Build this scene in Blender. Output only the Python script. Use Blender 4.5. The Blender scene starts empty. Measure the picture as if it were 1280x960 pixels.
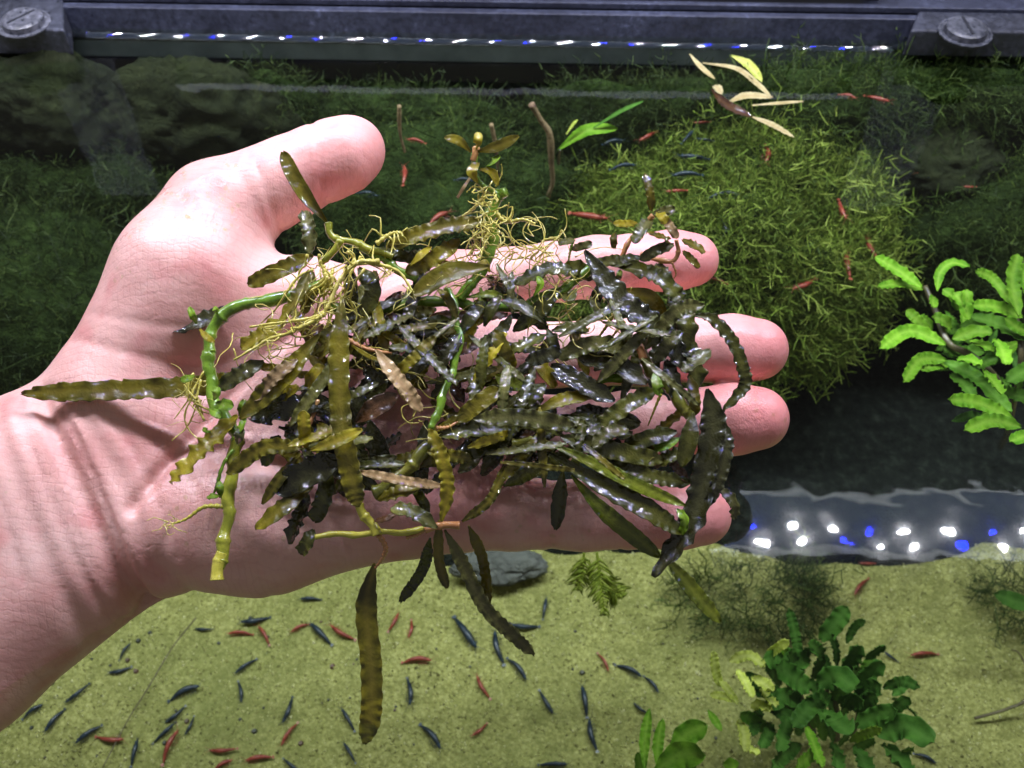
import bpy, bmesh, math, random
import numpy as np
from mathutils import Vector, noise as mnoise

SC = bpy.context.scene
COL = SC.collection
CM = 0.01                                   # everything below is laid out in centimetres

# ------------------------------------------------------------------ camera
FPX = 1229.0                                # focal length in photo pixels (1280 wide)
PITCH = math.radians(38.0)                  # tilt away from straight down
CAM = np.array([0.0, 0.0, 22.7])            # centimetres above the water (z = 0)
cam_data = bpy.data.cameras.new('camera')
cam_data.sensor_fit = 'HORIZONTAL'
cam_data.sensor_width = 36.0
cam_data.lens = 36.0 * FPX / 1280.0
cam_data.clip_start = 0.005
cam_data.clip_end = 20.0
cam_data.dof.use_dof = True
cam_data.dof.focus_distance = 0.245            # on the hand; the depths of the tank go slightly soft
cam_data.dof.aperture_fstop = 27.0
cam = bpy.data.objects.new('camera', cam_data)
cam.location = Vector(CAM * CM)
cam.rotation_euler = (PITCH, 0, 0)
COL.objects.link(cam)
SC.camera = cam
FWD = np.array([0, math.sin(PITCH), -math.cos(PITCH)])
UP = np.array([0, math.cos(PITCH), math.sin(PITCH)])
RIGHT = np.array([1.0, 0, 0])

# ------------------------------------------------------------------ world and exposure
world = bpy.data.worlds.new('World')
SC.world = world
world.use_nodes = True
wb = world.node_tree.nodes['Background']
wb.inputs['Color'].default_value = (1.0, 0.965, 0.94, 1)      # dim room
wb.inputs['Strength'].default_value = 0.15
SC.view_settings.view_transform = 'Standard'
SC.view_settings.look = 'None'
SC.view_settings.exposure = 0.12
SC.view_settings.gamma = 1.0
SC.cycles.use_denoising = True
SC.cycles.caustics_reflective = False
SC.cycles.caustics_refractive = False
SC.cycles.sample_clamp_indirect = 3.0
SC.cycles.max_bounces = 8
SC.cycles.transparent_max_bounces = 16
SC.cycles.use_light_tree = True
LED_WHITE = 2050.0                           # strength of the lamp's white diodes
LED_BLUE = 420.0

# ------------------------------------------------------------------ helpers
def ray(px, py):
    return FWD + RIGHT * (px - 640.0) / FPX + UP * (480.0 - py) / FPX

def at(px, py, z):
    """the point at height z (cm) on the sight line through a photo pixel"""
    d = ray(px, py)
    return CAM + d * ((z - CAM[2]) / d[2])

def scale_at(p):
    """centimetres per photo pixel at a point"""
    return float(np.dot(np.asarray(p) - CAM, FWD)) / FPX

def tag(o, label=None, cat=None, group=None, kind=None):
    if label: o['label'] = label
    if cat: o['category'] = cat
    if group: o['group'] = group
    if kind: o['kind'] = kind
    return o

def mesh_obj(name, verts, faces, mat=None, parent=None, smooth=True, loc=None):
    """verts in centimetres (world); the object origin goes to loc (cm) or the parent's origin"""
    v = np.asarray(verts, dtype=float)
    if parent is not None:
        base = np.array(parent['_org'])
    else:
        base = np.array(loc) if loc is not None else np.zeros(3)
    me = bpy.data.meshes.new(name)
    me.from_pydata(((v - base) * CM).tolist(), [], [tuple(int(i) for i in f) for f in faces])
    if smooth:
        me.polygons.foreach_set('use_smooth', [True] * len(me.polygons))
    if mat: me.materials.append(mat)
    o = bpy.data.objects.new(name, me)
    COL.objects.link(o)
    o['_org'] = [float(x) for x in base]
    if parent is not None:
        o.parent = parent
    else:
        o.location = Vector(base * CM)
    return o

def empty(name, loc):
    o = bpy.data.objects.new(name, None)
    o.empty_display_size = 0.01
    o.location = Vector(np.asarray(loc, float) * CM)
    o['_org'] = [float(x) for x in loc]
    COL.objects.link(o)
    return o

def norm(v):
    v = np.asarray(v, float)
    return v / (np.linalg.norm(v) + 1e-9)

def spline(pts, n):
    """Catmull-Rom through pts, n samples"""
    p = np.asarray(pts, float)
    if len(p) == 2:
        t = np.linspace(0, 1, n)[:, None]
        return p[0] * (1 - t) + p[1] * t
    e = np.vstack([2 * p[0] - p[1], p, 2 * p[-1] - p[-2]])
    seg = len(p) - 1
    out = []
    for s in np.linspace(0, seg - 1e-6, n):
        i = int(s); t = s - i
        a, b, c, d = e[i], e[i + 1], e[i + 2], e[i + 3]
        out.append(0.5 * ((2 * b) + (c - a) * t + (2 * a - 5 * b + 4 * c - d) * t * t + (3 * b - a - 3 * c + d) * t ** 3))
    return np.array(out)

def tube(pts, radii, sides=7, caps=True):
    """swept tube; returns verts, faces"""
    p = np.asarray(pts, float); n = len(p)
    r = np.asarray(radii, float) if np.ndim(radii) else np.full(n, float(radii))
    V, F = [], []
    ref = np.array([0.13, 0.31, 0.94])
    for i in range(n):
        t = norm(p[min(i + 1, n - 1)] - p[max(i - 1, 0)])
        a = np.cross(t, ref)
        if np.linalg.norm(a) < 1e-3: a = np.cross(t, [1, 0, 0])
        a = norm(a); b = np.cross(t, a); ref = np.cross(a, t)
        for k in range(sides):
            q = 2 * math.pi * k / sides
            V.append(p[i] + r[i] * (math.cos(q) * a + math.sin(q) * b))
    for i in range(n - 1):
        for k in range(sides):
            k2 = (k + 1) % sides
            F.append((i * sides + k, i * sides + k2, (i + 1) * sides + k2, (i + 1) * sides + k))
    if caps:
        F.append(tuple(range(sides))[::-1])
        F.append(tuple(range((n - 1) * sides, n * sides)))
    return V, F

class MB:
    """collects shapes into one mesh"""
    def __init__(self): self.v, self.f = [], []
    def add(self, V, F):
        b = len(self.v)
        self.v.extend([np.asarray(x, float) for x in V]); self.f.extend([tuple(i + b for i in f) for f in F])
        return self
    def build(self, name, mat, parent=None, **k): return mesh_obj(name, self.v, self.f, mat, parent, **k)

def box(c, ax, ay, az):
    """box from centre and three half-axis vectors"""
    c, ax, ay, az = [np.asarray(q, float) for q in (c, ax, ay, az)]
    V = [c + sx * ax + sy * ay + sz * az for sx in (-1, 1) for sy in (-1, 1) for sz in (-1, 1)]
    F = [(0, 1, 3, 2), (4, 6, 7, 5), (0, 4, 5, 1), (2, 3, 7, 6), (0, 2, 6, 4), (1, 5, 7, 3)]
    return V, F

def bevel(o, w, seg=2):
    m = o.modifiers.new('bevel', 'BEVEL'); m.width = w * CM; m.segments = seg; m.limit_method = 'ANGLE'
    return o

# ------------------------------------------------------------------ material helpers
def new_mat(name):
    m = bpy.data.materials.new(name); m.use_nodes = True
    nt = m.node_tree
    return m, nt, nt.nodes['Principled BSDF']

def node(nt, kind, **inp):
    n = nt.nodes.new(kind)
    for k, v in inp.items():
        if k in n.inputs: n.inputs[k].default_value = v
        else: setattr(n, k, v)
    return n

def ramp(nt, fac, stops):
    n = nt.nodes.new('ShaderNodeValToRGB')
    el = n.color_ramp.elements
    while len(el) < len(stops): el.new(0.5)
    for e, (p, c) in zip(el, stops):
        e.position = p
        e.color = (*c, 1) if len(c) == 3 else c
    nt.links.new(fac, n.inputs['Fac'])
    return n.outputs['Color']

def coords(nt, scale=1.0, kind='Object'):
    tc = nt.nodes.new('ShaderNodeTexCoord')
    mp = nt.nodes.new('ShaderNodeMapping')
    mp.inputs['Scale'].default_value = (scale,) * 3 if not isinstance(scale, tuple) else scale
    nt.links.new(tc.outputs[kind], mp.inputs['Vector'])
    return mp.outputs['Vector']

def noise_tex(nt, vec, scale, detail=4, rough=0.55, distort=0.0):
    n = node(nt, 'ShaderNodeTexNoise', Scale=scale, Detail=detail, Roughness=rough, Distortion=distort)
    nt.links.new(vec, n.inputs['Vector'])
    return n.outputs['Fac']

def mix_rgb(nt, fac, a, b, blend='MIX'):
    n = nt.nodes.new('ShaderNodeMix'); n.data_type = 'RGBA'; n.blend_type = blend
    for s, q in ((n.inputs[0], fac), (n.inputs[6], a), (n.inputs[7], b)):
        if hasattr(q, 'is_linked'): nt.links.new(q, s)
        elif isinstance(q, (tuple, list)): s.default_value = (*q, 1) if len(q) == 3 else q
        else: s.default_value = q
    return n.outputs[2]

def math_n(nt, op, a, b=None):
    n = nt.nodes.new('ShaderNodeMath'); n.operation = op
    for s, q in zip(n.inputs, (a, b)):
        if q is None: continue
        if hasattr(q, 'is_linked'): nt.links.new(q, s)
        else: s.default_value = q
    return n.outputs[0]

def bump(nt, height, strength, dist, normal=None):
    n = node(nt, 'ShaderNodeBump', Strength=strength, Distance=dist)
    nt.links.new(height, n.inputs['Height'])
    if normal is not None: nt.links.new(normal, n.inputs['Normal'])
    return n.outputs['Normal']

def simple_mat(name, c1, c2, scale=200.0, rough=0.5, bump_s=0.3, bump_d=0.0005, spec=0.5, detail=5, c3=None):
    m, nt, b = new_mat(name)
    v = coords(nt)
    f = noise_tex(nt, v, scale, detail)
    stops = [(0.3, c1), (0.7, c2)] if c3 is None else [(0.25, c1), (0.55, c2), (0.8, c3)]
    nt.links.new(ramp(nt, f, stops), b.inputs['Base Color'])
    b.inputs['Roughness'].default_value = rough
    b.inputs['Specular IOR Level'].default_value = spec
    if bump_s:
        f2 = noise_tex(nt, v, scale * 3, 3)
        nt.links.new(bump(nt, f2, bump_s, bump_d), b.inputs['Normal'])
    return m
# ------------------------------------------------------------------ the tank: floor, back wall, rim, water
FLOOR = -17.0
rimA = at(-260, 38.5, 0.0); rimB = at(1540, 66.0, 0.0)       # waterline on the rear rim
RX = norm(rimB - rimA)                                     # along the rim
RY = norm(np.cross([0, 0, 1], RX))                         # away from the camera
if RY[1] < 0: RY = -RY
RZ = np.array([0, 0, 1.0])
R0 = at(640, 52.0, 0.0)
R0 = rimA + RX * np.dot(R0 - rimA, RX)
def rim(s, d, z): return R0 + RX * s + RY * d + RZ * z     # along, outward, up

def inside_tank(px, py, z, margin=0.6):
    """like at(), but never behind the rear glass"""
    p = at(px, py, z)
    if np.dot(p - R0, RY) > -margin:
        q = ray(px, py); o = R0 - RY * margin
        p = CAM + q * (np.dot(o - CAM, RY) / np.dot(q, RY))
    return p

def sand_material():
    m, nt, b = new_mat('pale_sand')
    v = coords(nt)
    big = noise_tex(nt, v, 14, 3)
    mid = noise_tex(nt, v, 110, 5, 0.65)
    fine = noise_tex(nt, v, 520, 4, 0.7)
    vor = node(nt, 'ShaderNodeTexVoronoi', Scale=620.0); nt.links.new(v, vor.inputs['Vector'])
    base = ramp(nt, fine, [(0.30, (0.12, 0.125, 0.03)), (0.5, (0.33, 0.335, 0.10)), (0.72, (0.64, 0.63, 0.27))])
    grain = ramp(nt, vor.outputs['Distance'], [(0.0, (0.52, 0.52, 0.20)), (0.7, (0.23, 0.235, 0.07))])
    c = mix_rgb(nt, 0.4, base, grain)
    c = mix_rgb(nt, math_n(nt, 'MULTIPLY', ramp(nt, mid, [(0.40, (0, 0, 0)), (0.62, (1, 1, 1))]), 0.45), c, (0.13, 0.14, 0.035))
    alg = ramp(nt, big, [(0.46, (0, 0, 0)), (0.72, (1, 1, 1))])
    c = mix_rgb(nt, math_n(nt, 'MULTIPLY', alg, 0.40), c, (0.13, 0.16, 0.04))
    nt.links.new(c, b.inputs['Base Color'])
    b.inputs['Roughness'].default_value = 0.8
    b.inputs['Specular IOR Level'].default_value = 0.2
    n1 = bump(nt, fine, 0.6, 0.0012)
    nt.links.new(bump(nt, vor.outputs['Distance'], 0.5, 0.0008, n1), b.inputs['Normal'])
    return m
M_SAND = sand_material()

def floor_z(x, y):
    n = mnoise.noise(Vector((x * 0.12, y * 0.12, 3.1))) * 0.7 + mnoise.noise(Vector((x * 0.45, y * 0.45, 7.7))) * 0.18
    return FLOOR + n
def build_floor():
    xs = np.arange(-45, 46, 0.75); ys = np.arange(-14, 44, 0.75)
    V = [(x, y, floor_z(x, y)) for y in ys for x in xs]
    W = len(xs)
    F = [(j * W + i, j * W + i + 1, (j + 1) * W + i + 1, (j + 1) * W + i) for j in range(len(ys) - 1) for i in range(W - 1)]
    tag(mesh_obj('sand_floor', V, F, M_SAND), 'pale yellow green sand covering the aquarium floor', kind='structure')
build_floor()

# grains lying proud of the sand
def build_grains():
    rng = random.Random(5)
    ico = [(0, 0, 1), (0.9, 0, 0), (-0.45, 0.78, 0), (-0.45, -0.78, 0), (0, 0, -1)]
    icf = [(0, 1, 2), (0, 2, 3), (0, 3, 1), (4, 2, 1), (4, 3, 2), (4, 1, 3)]
    V, F = [], []
    for k in range(26000):
        x = rng.uniform(-22, 24); y = rng.uniform(5, 30)
        r = rng.uniform(0.035, 0.085) * (1.6 if rng.random() < 0.03 else 1)
        z = floor_z(x, y) + r * 0.3
        a = rng.uniform(0, 6.28); ca, sa = math.cos(a), math.sin(a); b = len(V)
        sq = rng.uniform(0.6, 1.2)
        for (p, q, w) in ico:
            V.append((x + r * (ca * p * sq - sa * q), y + r * (sa * p * sq + ca * q), z + r * w * 0.8))
        F.extend([(i + b, j + b, l + b) for (i, j, l) in icf])
    m, nt, bs = new_mat('sand_grain')
    g = nt.nodes.new('ShaderNodeNewGeometry')
    nt.links.new(ramp(nt, g.outputs['Random Per Island'], [(0.0, (0.12, 0.115, 0.04)), (0.25, (0.30, 0.30, 0.10)), (0.7, (0.52, 0.52, 0.20)), (1.0, (0.85, 0.84, 0.48))]), bs.inputs['Base Color'])
    bs.inputs['Roughness'].default_value = 0.5
    tag(mesh_obj('sand_grains', V, F, m, smooth=False), 'coarse loose grains scattered over the pale sand', kind='stuff')
build_grains()

# rear glass wall with dark backing, and the side walls
M_BACK = simple_mat('dark_backing', (0.006, 0.010, 0.007), (0.02, 0.028, 0.018), 60, 0.7, 0.2)
def build_walls():
    V, F = box(rim(0, 1.0, -9.2), RX * 44, RY * 0.35, RZ * 9.0)
    tag(mesh_obj('rear_glass_wall', V, F, M_BACK, smooth=False), 'dark backed rear glass wall of the aquarium', kind='structure')
build_walls()

# dark bank in front of the rear wall
M_DARKBANK = simple_mat('dark_bank_ground', (0.003, 0.004, 0.004), (0.012, 0.016, 0.013), 240, 0.9, 0.8, 0.002, c3=(0.035, 0.045, 0.035), spec=0.15)
def build_bank():
    xs = np.linspace(-44, 44, 160); n = 36
    V, F = [], []
    for i, x in enumerate(xs):
        front = 20.6 + 0.3 * math.sin(x * 0.35) + 0.2 * math.sin(x * 0.9 + 1) + (5.0 if x < -3 else 0) * min(1, (-3 - x) / 5 if x < -3 else 0)
        for j in range(n):
            t = j / (n - 1)
            y = front + t * (37 - front)
            z = FLOOR - 0.6 + 2.2 * min(1, t * 5) ** 0.6 + 3.2 * t * t + 0.35 * mnoise.noise(Vector((x * 0.5, y * 0.5, 1)))
            V.append((x, y, z))
    for i in range(len(xs) - 1):
        for j in range(n - 1):
            a = i * n + j
            F.append((a, a + n, a + n + 1, a + 1))
    tag(mesh_obj('dark_bank', V, F, M_DARKBANK), 'black bank sloping up to the rear wall', kind='structure')
build_bank()

# ---- rim
def plastic(name, base, hi, rough=0.45):
    m, nt, b = new_mat(name)
    v = coords(nt)
    f = noise_tex(nt, v, 35, 6, 0.65)
    sc = noise_tex(nt, v, 420, 4, 0.7)
    f2 = math_n(nt, 'MULTIPLY', f, sc)
    nt.links.new(ramp(nt, f2, [(0.18, base), (0.36, hi), (0.52, tuple(min(1, q * 3.0) for q in hi))]), b.inputs['Base Color'])
    nt.links.new(ramp(nt, sc, [(0.3, (rough - 0.15,) * 3), (0.7, (rough + 0.2,) * 3)]), b.inputs['Roughness'])
    nt.links.new(bump(nt, sc, 0.25, 0.0006), b.inputs['Normal'])
    return m
M_RIM = plastic('blue_black_plastic', (0.018, 0.021, 0.036), (0.045, 0.052, 0.085))
M_RIMDARK = plastic('black_plastic', (0.008, 0.009, 0.013), (0.02, 0.022, 0.03))
M_LIPGREY = simple_mat('grey_green_lip', (0.035, 0.045, 0.045), (0.075, 0.09, 0.09), 70, 0.5, 0.2)  # grey-green tone of the strip just below the waterline
def rim_z(py, d, px=640):
    q = ray(px, py); o = R0 + RY * d
    t = np.dot(o - CAM, RY) / np.dot(q, RY)
    return float((CAM + q * t)[2])
def build_rim():
    root = empty('aquarium', rim(0, 0, 0))
    tag(root, 'aquarium whose dark blue plastic rim runs along the top', 'aquarium')
    def prof(name, pts, mat, half=44.0):
        V = [rim(-half, d, z) for d, z in pts] + [rim(half, d, z) for d, z in pts]
        n = len(pts)
        F = [(i, (i + 1) % n, n + (i + 1) % n, n + i) for i in range(n)] + [tuple(range(n))[::-1], tuple(range(n, 2 * n))]
        return bevel(mesh_obj(name, V, F, mat, root, smooth=False), 0.04)
    zt = rim_z(17, 0.10); zg = rim_z(9.5, 0.55)
    prof('inner_lip', [(0.0, -0.12), (0.0, 0.05), (0.10, zt), (0.42, zt + 0.02), (0.42, -0.12)], M_RIM)
    prof('submerged_lip', [(0.03, -1.0), (0.03, -0.122), (0.4, -0.122), (0.4, -1.0)], M_LIPGREY)
    prof('groove', [(0.422, -0.1), (0.422, zt - 0.35), (0.55, zt - 0.35), (0.55, zg - 0.02), (1.5, zg - 0.02), (1.5, -0.1)], M_RIMDARK)
    prof('outer_ledge', [(0.53, zg - 0.018), (0.53, zg + 0.25), (2.4, zg + 0.25), (2.4, zg - 0.018)], M_RIM)
    m, nt, b = new_mat('brushed_aluminium')
    v = coords(nt, (4, 900, 900)); f = noise_tex(nt, v, 1.0, 3)
    nt.links.new(ramp(nt, f, [(0.3, (0.6, 0.62, 0.66)), (0.7, (0.8, 0.82, 0.86))]), b.inputs['Base Color'])
    b.inputs['Metallic'].default_value = 0.0; b.inputs['Roughness'].default_value = 0.5
    prof('lid_rail', [(0.5, 2.6), (1.1, 3.35), (1.5, 3.35), (1.0, 2.6)], m, 14.5)
    for s in (-14.2, 14.2):
        V, F = box(rim(s, 1.2, 1.8), RX * 0.25, RY * 0.18, RZ * 0.91)
        mesh_obj('rail_post', V, F, M_RIMDARK, root, smooth=False)
build_rim()

M_ACRYL = plastic('dark_bracket_plastic', (0.02, 0.022, 0.03), (0.05, 0.055, 0.075), 0.4)
M_SCREW = plastic('scuffed_screw_plastic', (0.03, 0.033, 0.042), (0.13, 0.135, 0.16), 0.35)
def bracket(side, s_in, s_out, label):
    """rim clip: slanted plate with a slotted thumb screw"""
    root = empty('lamp_bracket', rim((s_in + s_out) / 2, 0, 0.4))
    tag(root, label, 'bracket', 'lamp brackets clipped to the rear rim')
    sl = 0.62 * (1 if side > 0 else -1)
    z0, z1 = 0.10, 1.25
    fd = float(np.dot(at(40 if side < 0 else 1210, 69 if side < 0 else 72, z0) - R0, RY))
    V = []
    for z in (z0, z1):
        V += [rim(s_in, fd, z), rim(s_out, fd, z), rim(s_out, 1.9, z), rim(s_in + sl * 1.9, 1.9, z)]
    F = [(3, 2, 1, 0), (4, 5, 6, 7), (0, 1, 5, 4), (1, 2, 6, 5), (2, 3, 7, 6), (3, 0, 4, 7)]
    bevel(mesh_obj('clip_plate', V, F, M_ACRYL, root, smooth=False), 0.09, 3)
    # thumb screw
    q = at(30 if side < 0 else 1206, 30 if side < 0 else 41, z1)
    sx = float(np.dot(q - R0, RX)); c = rim(sx, float(np.dot(q - R0, RY)), z1)
    sides, V, F = 36, [], []
    prof = [(0.0, 0.0), (1.0, 0.0), (1.0, 0.05), (0.92, 0.06), (0.90, 0.02), (0.80, 0.02), (0.78, 0.24), (0.70, 0.30), (0.58, 0.32), (0.0, 0.32)]
    rings = []
    for (r, h) in prof:
        ring = []
        for k in range(sides):
            a = 2 * math.pi * k / sides
            rr = r * (1 + (0.025 if (k % 2 and r > 0.8) else 0))
            V.append(c + RX * rr * math.cos(a) + RY * rr * math.sin(a) + RZ * h); ring.append(len(V) - 1)
        rings.append(ring)
    for a, b in zip(rings[:-1], rings[1:]):
        for k in range(sides):
            F.append((a[k], a[(k + 1) % sides], b[(k + 1) % sides], b[k]))
    sc = mesh_obj('thumb_screw', V, F, M_SCREW, root, smooth=False)
    ang = math.radians(52 if side < 0 else 95)
    d = RX * math.cos(ang) + RY * math.sin(ang); e = -RX * math.sin(ang) + RY * math.cos(ang)
    V, F = box(c + RZ * 0.315, d * 0.60, e * 0.055, RZ * 0.018)
    mesh_obj('slot', V, F, M_RIMDARK, sc, smooth=False)
    # upright that carries the lamp
    V, F = box(rim(sx, 1.7, 5.4), RX * 1.5, RY * 0.14, RZ * 4.4)
    bevel(mesh_obj('upright', V, F, M_UPRIGHT, root, smooth=False), 0.06)
M_UPRIGHT = simple_mat('grey_acrylic', (0.35, 0.37, 0.40), (0.5, 0.52, 0.55), 50, 0.4, 0.1)
def s_px(px, py, z=0.5): return float(np.dot(at(px, py, z) - R0, RX))
bracket(-1, s_px(82, 66, 0.6), s_px(-200, 66, 0.6), 'rim bracket with a slotted round screw in the upper left corner')
bracket(1, s_px(1137, 70, 0.6), s_px(1500, 70, 0.6), 'rim bracket with a slotted round screw in the upper right corner')

# ---- water surface
def water_material(name='still_water', k=1.0):
    m = bpy.data.materials.new(name); m.use_nodes = True
    nt = m.node_tree; nt.nodes.clear()
    out = nt.nodes.new('ShaderNodeOutputMaterial')
    v = coords(nt)
    r1 = noise_tex(nt, v, 26, 2, 0.4, 0.4)
    r2 = noise_tex(nt, v, 75, 2, 0.5)
    nrm = bump(nt, r2, 0.06 * k, 0.001, bump(nt, r1, 0.09 * k, 0.004))
    geo = nt.nodes.new('ShaderNodeNewGeometry')
    ior = nt.nodes.new('ShaderNodeMix'); ior.data_type = 'FLOAT'
    nt.links.new(geo.outputs['Backfacing'], ior.inputs[0])
    ior.inputs[2].default_value = 1.333; ior.inputs[3].default_value = 1 / 1.333
    fr = nt.nodes.new('ShaderNodeFresnel')
    nt.links.new(ior.outputs[0], fr.inputs['IOR']); nt.links.new(nrm, fr.inputs['Normal'])
    tr = node(nt, 'ShaderNodeBsdfTransparent', Color=(0.93, 0.985, 0.90, 1))
    ga = node(nt, 'ShaderNodeBsdfGlossy', Roughness=0.012); nt.links.new(nrm, ga.inputs['Normal'])
    gb = node(nt, 'ShaderNodeBsdfGlossy', Roughness=0.085); nt.links.new(nrm, gb.inputs['Normal'])
    gl = nt.nodes.new('ShaderNodeMixShader'); gl.inputs[0].default_value = 0.12 if k > 0.5 else 0.0
    nt.links.new(ga.outputs[0], gl.inputs[1]); nt.links.new(gb.outputs[0], gl.inputs[2])
    mx = nt.nodes.new('ShaderNodeMixShader')
    nt.links.new(fr.outputs[0], mx.inputs[0]); nt.links.new(tr.outputs[0], mx.inputs[1]); nt.links.new(gl.outputs[0], mx.inputs[2])
    nt.links.new(mx.outputs[0], out.inputs['Surface'])
    return m
M_WATER = water_material()
M_MENISCUS = water_material('meniscus_water', 0.06)
M_DROP = water_material('water_drop', 0.0)
# ---- the lamp over the tank (seen as a reflection in the water)
def emit(name, col, s):
    m = bpy.data.materials.new(name); m.use_nodes = True
    nt = m.node_tree; nt.nodes.clear()
    e = node(nt, 'ShaderNodeEmission', Color=(*col, 1), Strength=s)
    o = nt.nodes.new('ShaderNodeOutputMaterial'); nt.links.new(e.outputs[0], o.inputs['Surface'])
    return m
LAMP_Z = 31.0
def mirror_at(px, py, z):
    """the point at height z whose mirror image in the water lies on a pixel's sight line"""
    d = ray(px, py)
    return (lambda p: np.array([p[0], p[1], z]))(CAM + d * ((-z - CAM[2]) / d[2]))
def build_lamp():
    a = mirror_at(885, 656, LAMP_Z); b = mirror_at(1280, 653, LAMP_Z)
    L = norm(b - a); N = np.cross([0, 0, 1], L)                  # along the bar, across it
    px0 = a
    root = empty('aquarium_lamp', a)
    tag(root, 'long diode lamp bar reflected in the water below the fingers', 'lamp')
    mb = simple_mat('lamp_housing', (0.02, 0.022, 0.026), (0.04, 0.043, 0.05), 80, 0.45, 0.1)
    strip = emit('strip_added_glow', (0.50, 0.64, 1.0), 2.6)  # added glow stands in for diode light bouncing on the strip
    rail = emit('edge_added_glow', (0.85, 0.92, 1.0), 7.0)  # added glow makes the edges look lit; they hold no lamp
    HL = 38.0; mid = np.array([0.5, a[1] + (0.5 - a[0]) * L[1] / L[0], LAMP_Z])
    V, F = box(mid + RZ * 0.65, L * HL, N * 2.4, RZ * 0.5)
    bevel(mesh_obj('housing', V, F, mb, root, smooth=False), 0.15)
    V, F = box(mid + RZ * 0.12, L * (HL - 0.5), N * 1.93, RZ * 0.02)
    mesh_obj('diode_strip', V, F, strip, root, smooth=False)
    for s in (-1, 1):
        V, F = box(mid + N * s * 2.12 + RZ * 0.1, L * HL, N * 0.16, RZ * 0.09)
        mesh_obj('edge_rail', V, F, rail, root, smooth=False)
    global LAMP_AT
    LAMP_AT = mid - N * 0.8
    mw = emit('white_diode_light', (0.96, 0.95, 1.0), LED_WHITE)
    mbl = emit('blue_diode_light', (0.004, 0.012, 1.0), LED_BLUE)
    lens = emit('diode_halo_glow', (0.85, 0.9, 1.0), 9.0)  # seat glow added as a halo around each diode
    step, n = 2.45, 14
    for row, off in ((0, -0.25), (1, -1.45)):  # second row added in place of a second reflection of the first
        for k in range(-n, n + 1):
            c = mid + L * (k * step + (0.1 if row else -0.35)) + N * off
            blue = (k + row) % 3 == 0
            V, F = box(c + RZ * 0.06, L * 0.26, N * 0.26, RZ * 0.04)
            seat = mesh_obj('diode_seat', V, F, lens, root, smooth=False)
            q = 0.20 if not blue else 0.23
            V = [c + L * q * math.cos(u * math.pi / 4) * 1.1 + N * q * math.sin(u * math.pi / 4) * 1.1 for u in range(8)]
            mesh_obj('blue_diode' if blue else 'white_diode', V, [tuple(range(8))], mbl if blue else mw, seat, smooth=False)
build_lamp()

def build_water():
    """flat sheet plus the curved rim of water that climbs the rear lip"""
    c = rim(0, -0.3, 0.1)
    v = norm(CAM - c); v[0] = 0; l = LAMP_AT - c; l[0] = 0
    hv = norm(norm(v) + norm(l))
    th0 = math.atan2(-float(np.dot(hv, RY)), float(hv[2]))          # tilt at which the lamp shows in the meniscus
    prof, d, z, t = [], 0.0, 0.0, 0.0
    while t < math.radians(80):
        prof.append((d, z))
        near = abs(t - th0) < math.radians(3.2)
        dt = math.radians(0.4 if near else 3.0)
        R = 3.2 if near else 0.16
        d += R * dt * math.cos(t); z += R * dt * math.sin(t); t += dt
    prof = [(q - d, h) for q, h in prof] + [(-0.004, z + 0.02)]
    ss = np.linspace(-44, 44, 60); W = len(ss)
    rows = [(-46.0, 0.0), (-20.0, 0.0), prof[0]]
    def sheet(rows):
        V = [rim(s, q, h) for q, h in rows for s in ss]
        F = [(j * W + i, j * W + i + 1, (j + 1) * W + i + 1, (j + 1) * W + i) for j in range(len(rows) - 1) for i in range(W - 1)]
        return V, F
    w = tag(mesh_obj('water_surface', *sheet(rows), M_WATER, loc=rim(0, 0, 0)), 'clear still water filling the aquarium', kind='structure')
    mesh_obj('meniscus', *sheet(prof), M_MENISCUS, w)
build_water()
# ------------------------------------------------------------------ the hand
TILT = math.radians(24.0)
HV = np.array([0, math.cos(TILT), math.sin(TILT)]); HU = np.array([1.0, 0, 0]); HW = np.cross(HU, HV)
HO = at(480, 480, 2.4)
def hp(px, py, w=0.0):
    """photo pixel -> hand frame (u, v, w) on the plane w above the palm's mid plane"""
    d = ray(px, py); o = HO + HW * w
    t = np.dot(o - CAM, HW) / np.dot(d, HW)
    q = CAM + d * t - HO
    return np.array([np.dot(q, HU), np.dot(q, HV), w])
def h2w(q):
    q = np.asarray(q); return HO + q[..., 0:1] * HU + q[..., 1:2] * HV + q[..., 2:3] * HW
def palm_z(px, py, w):
    return float(h2w(hp(px, py, w))[2])

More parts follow.
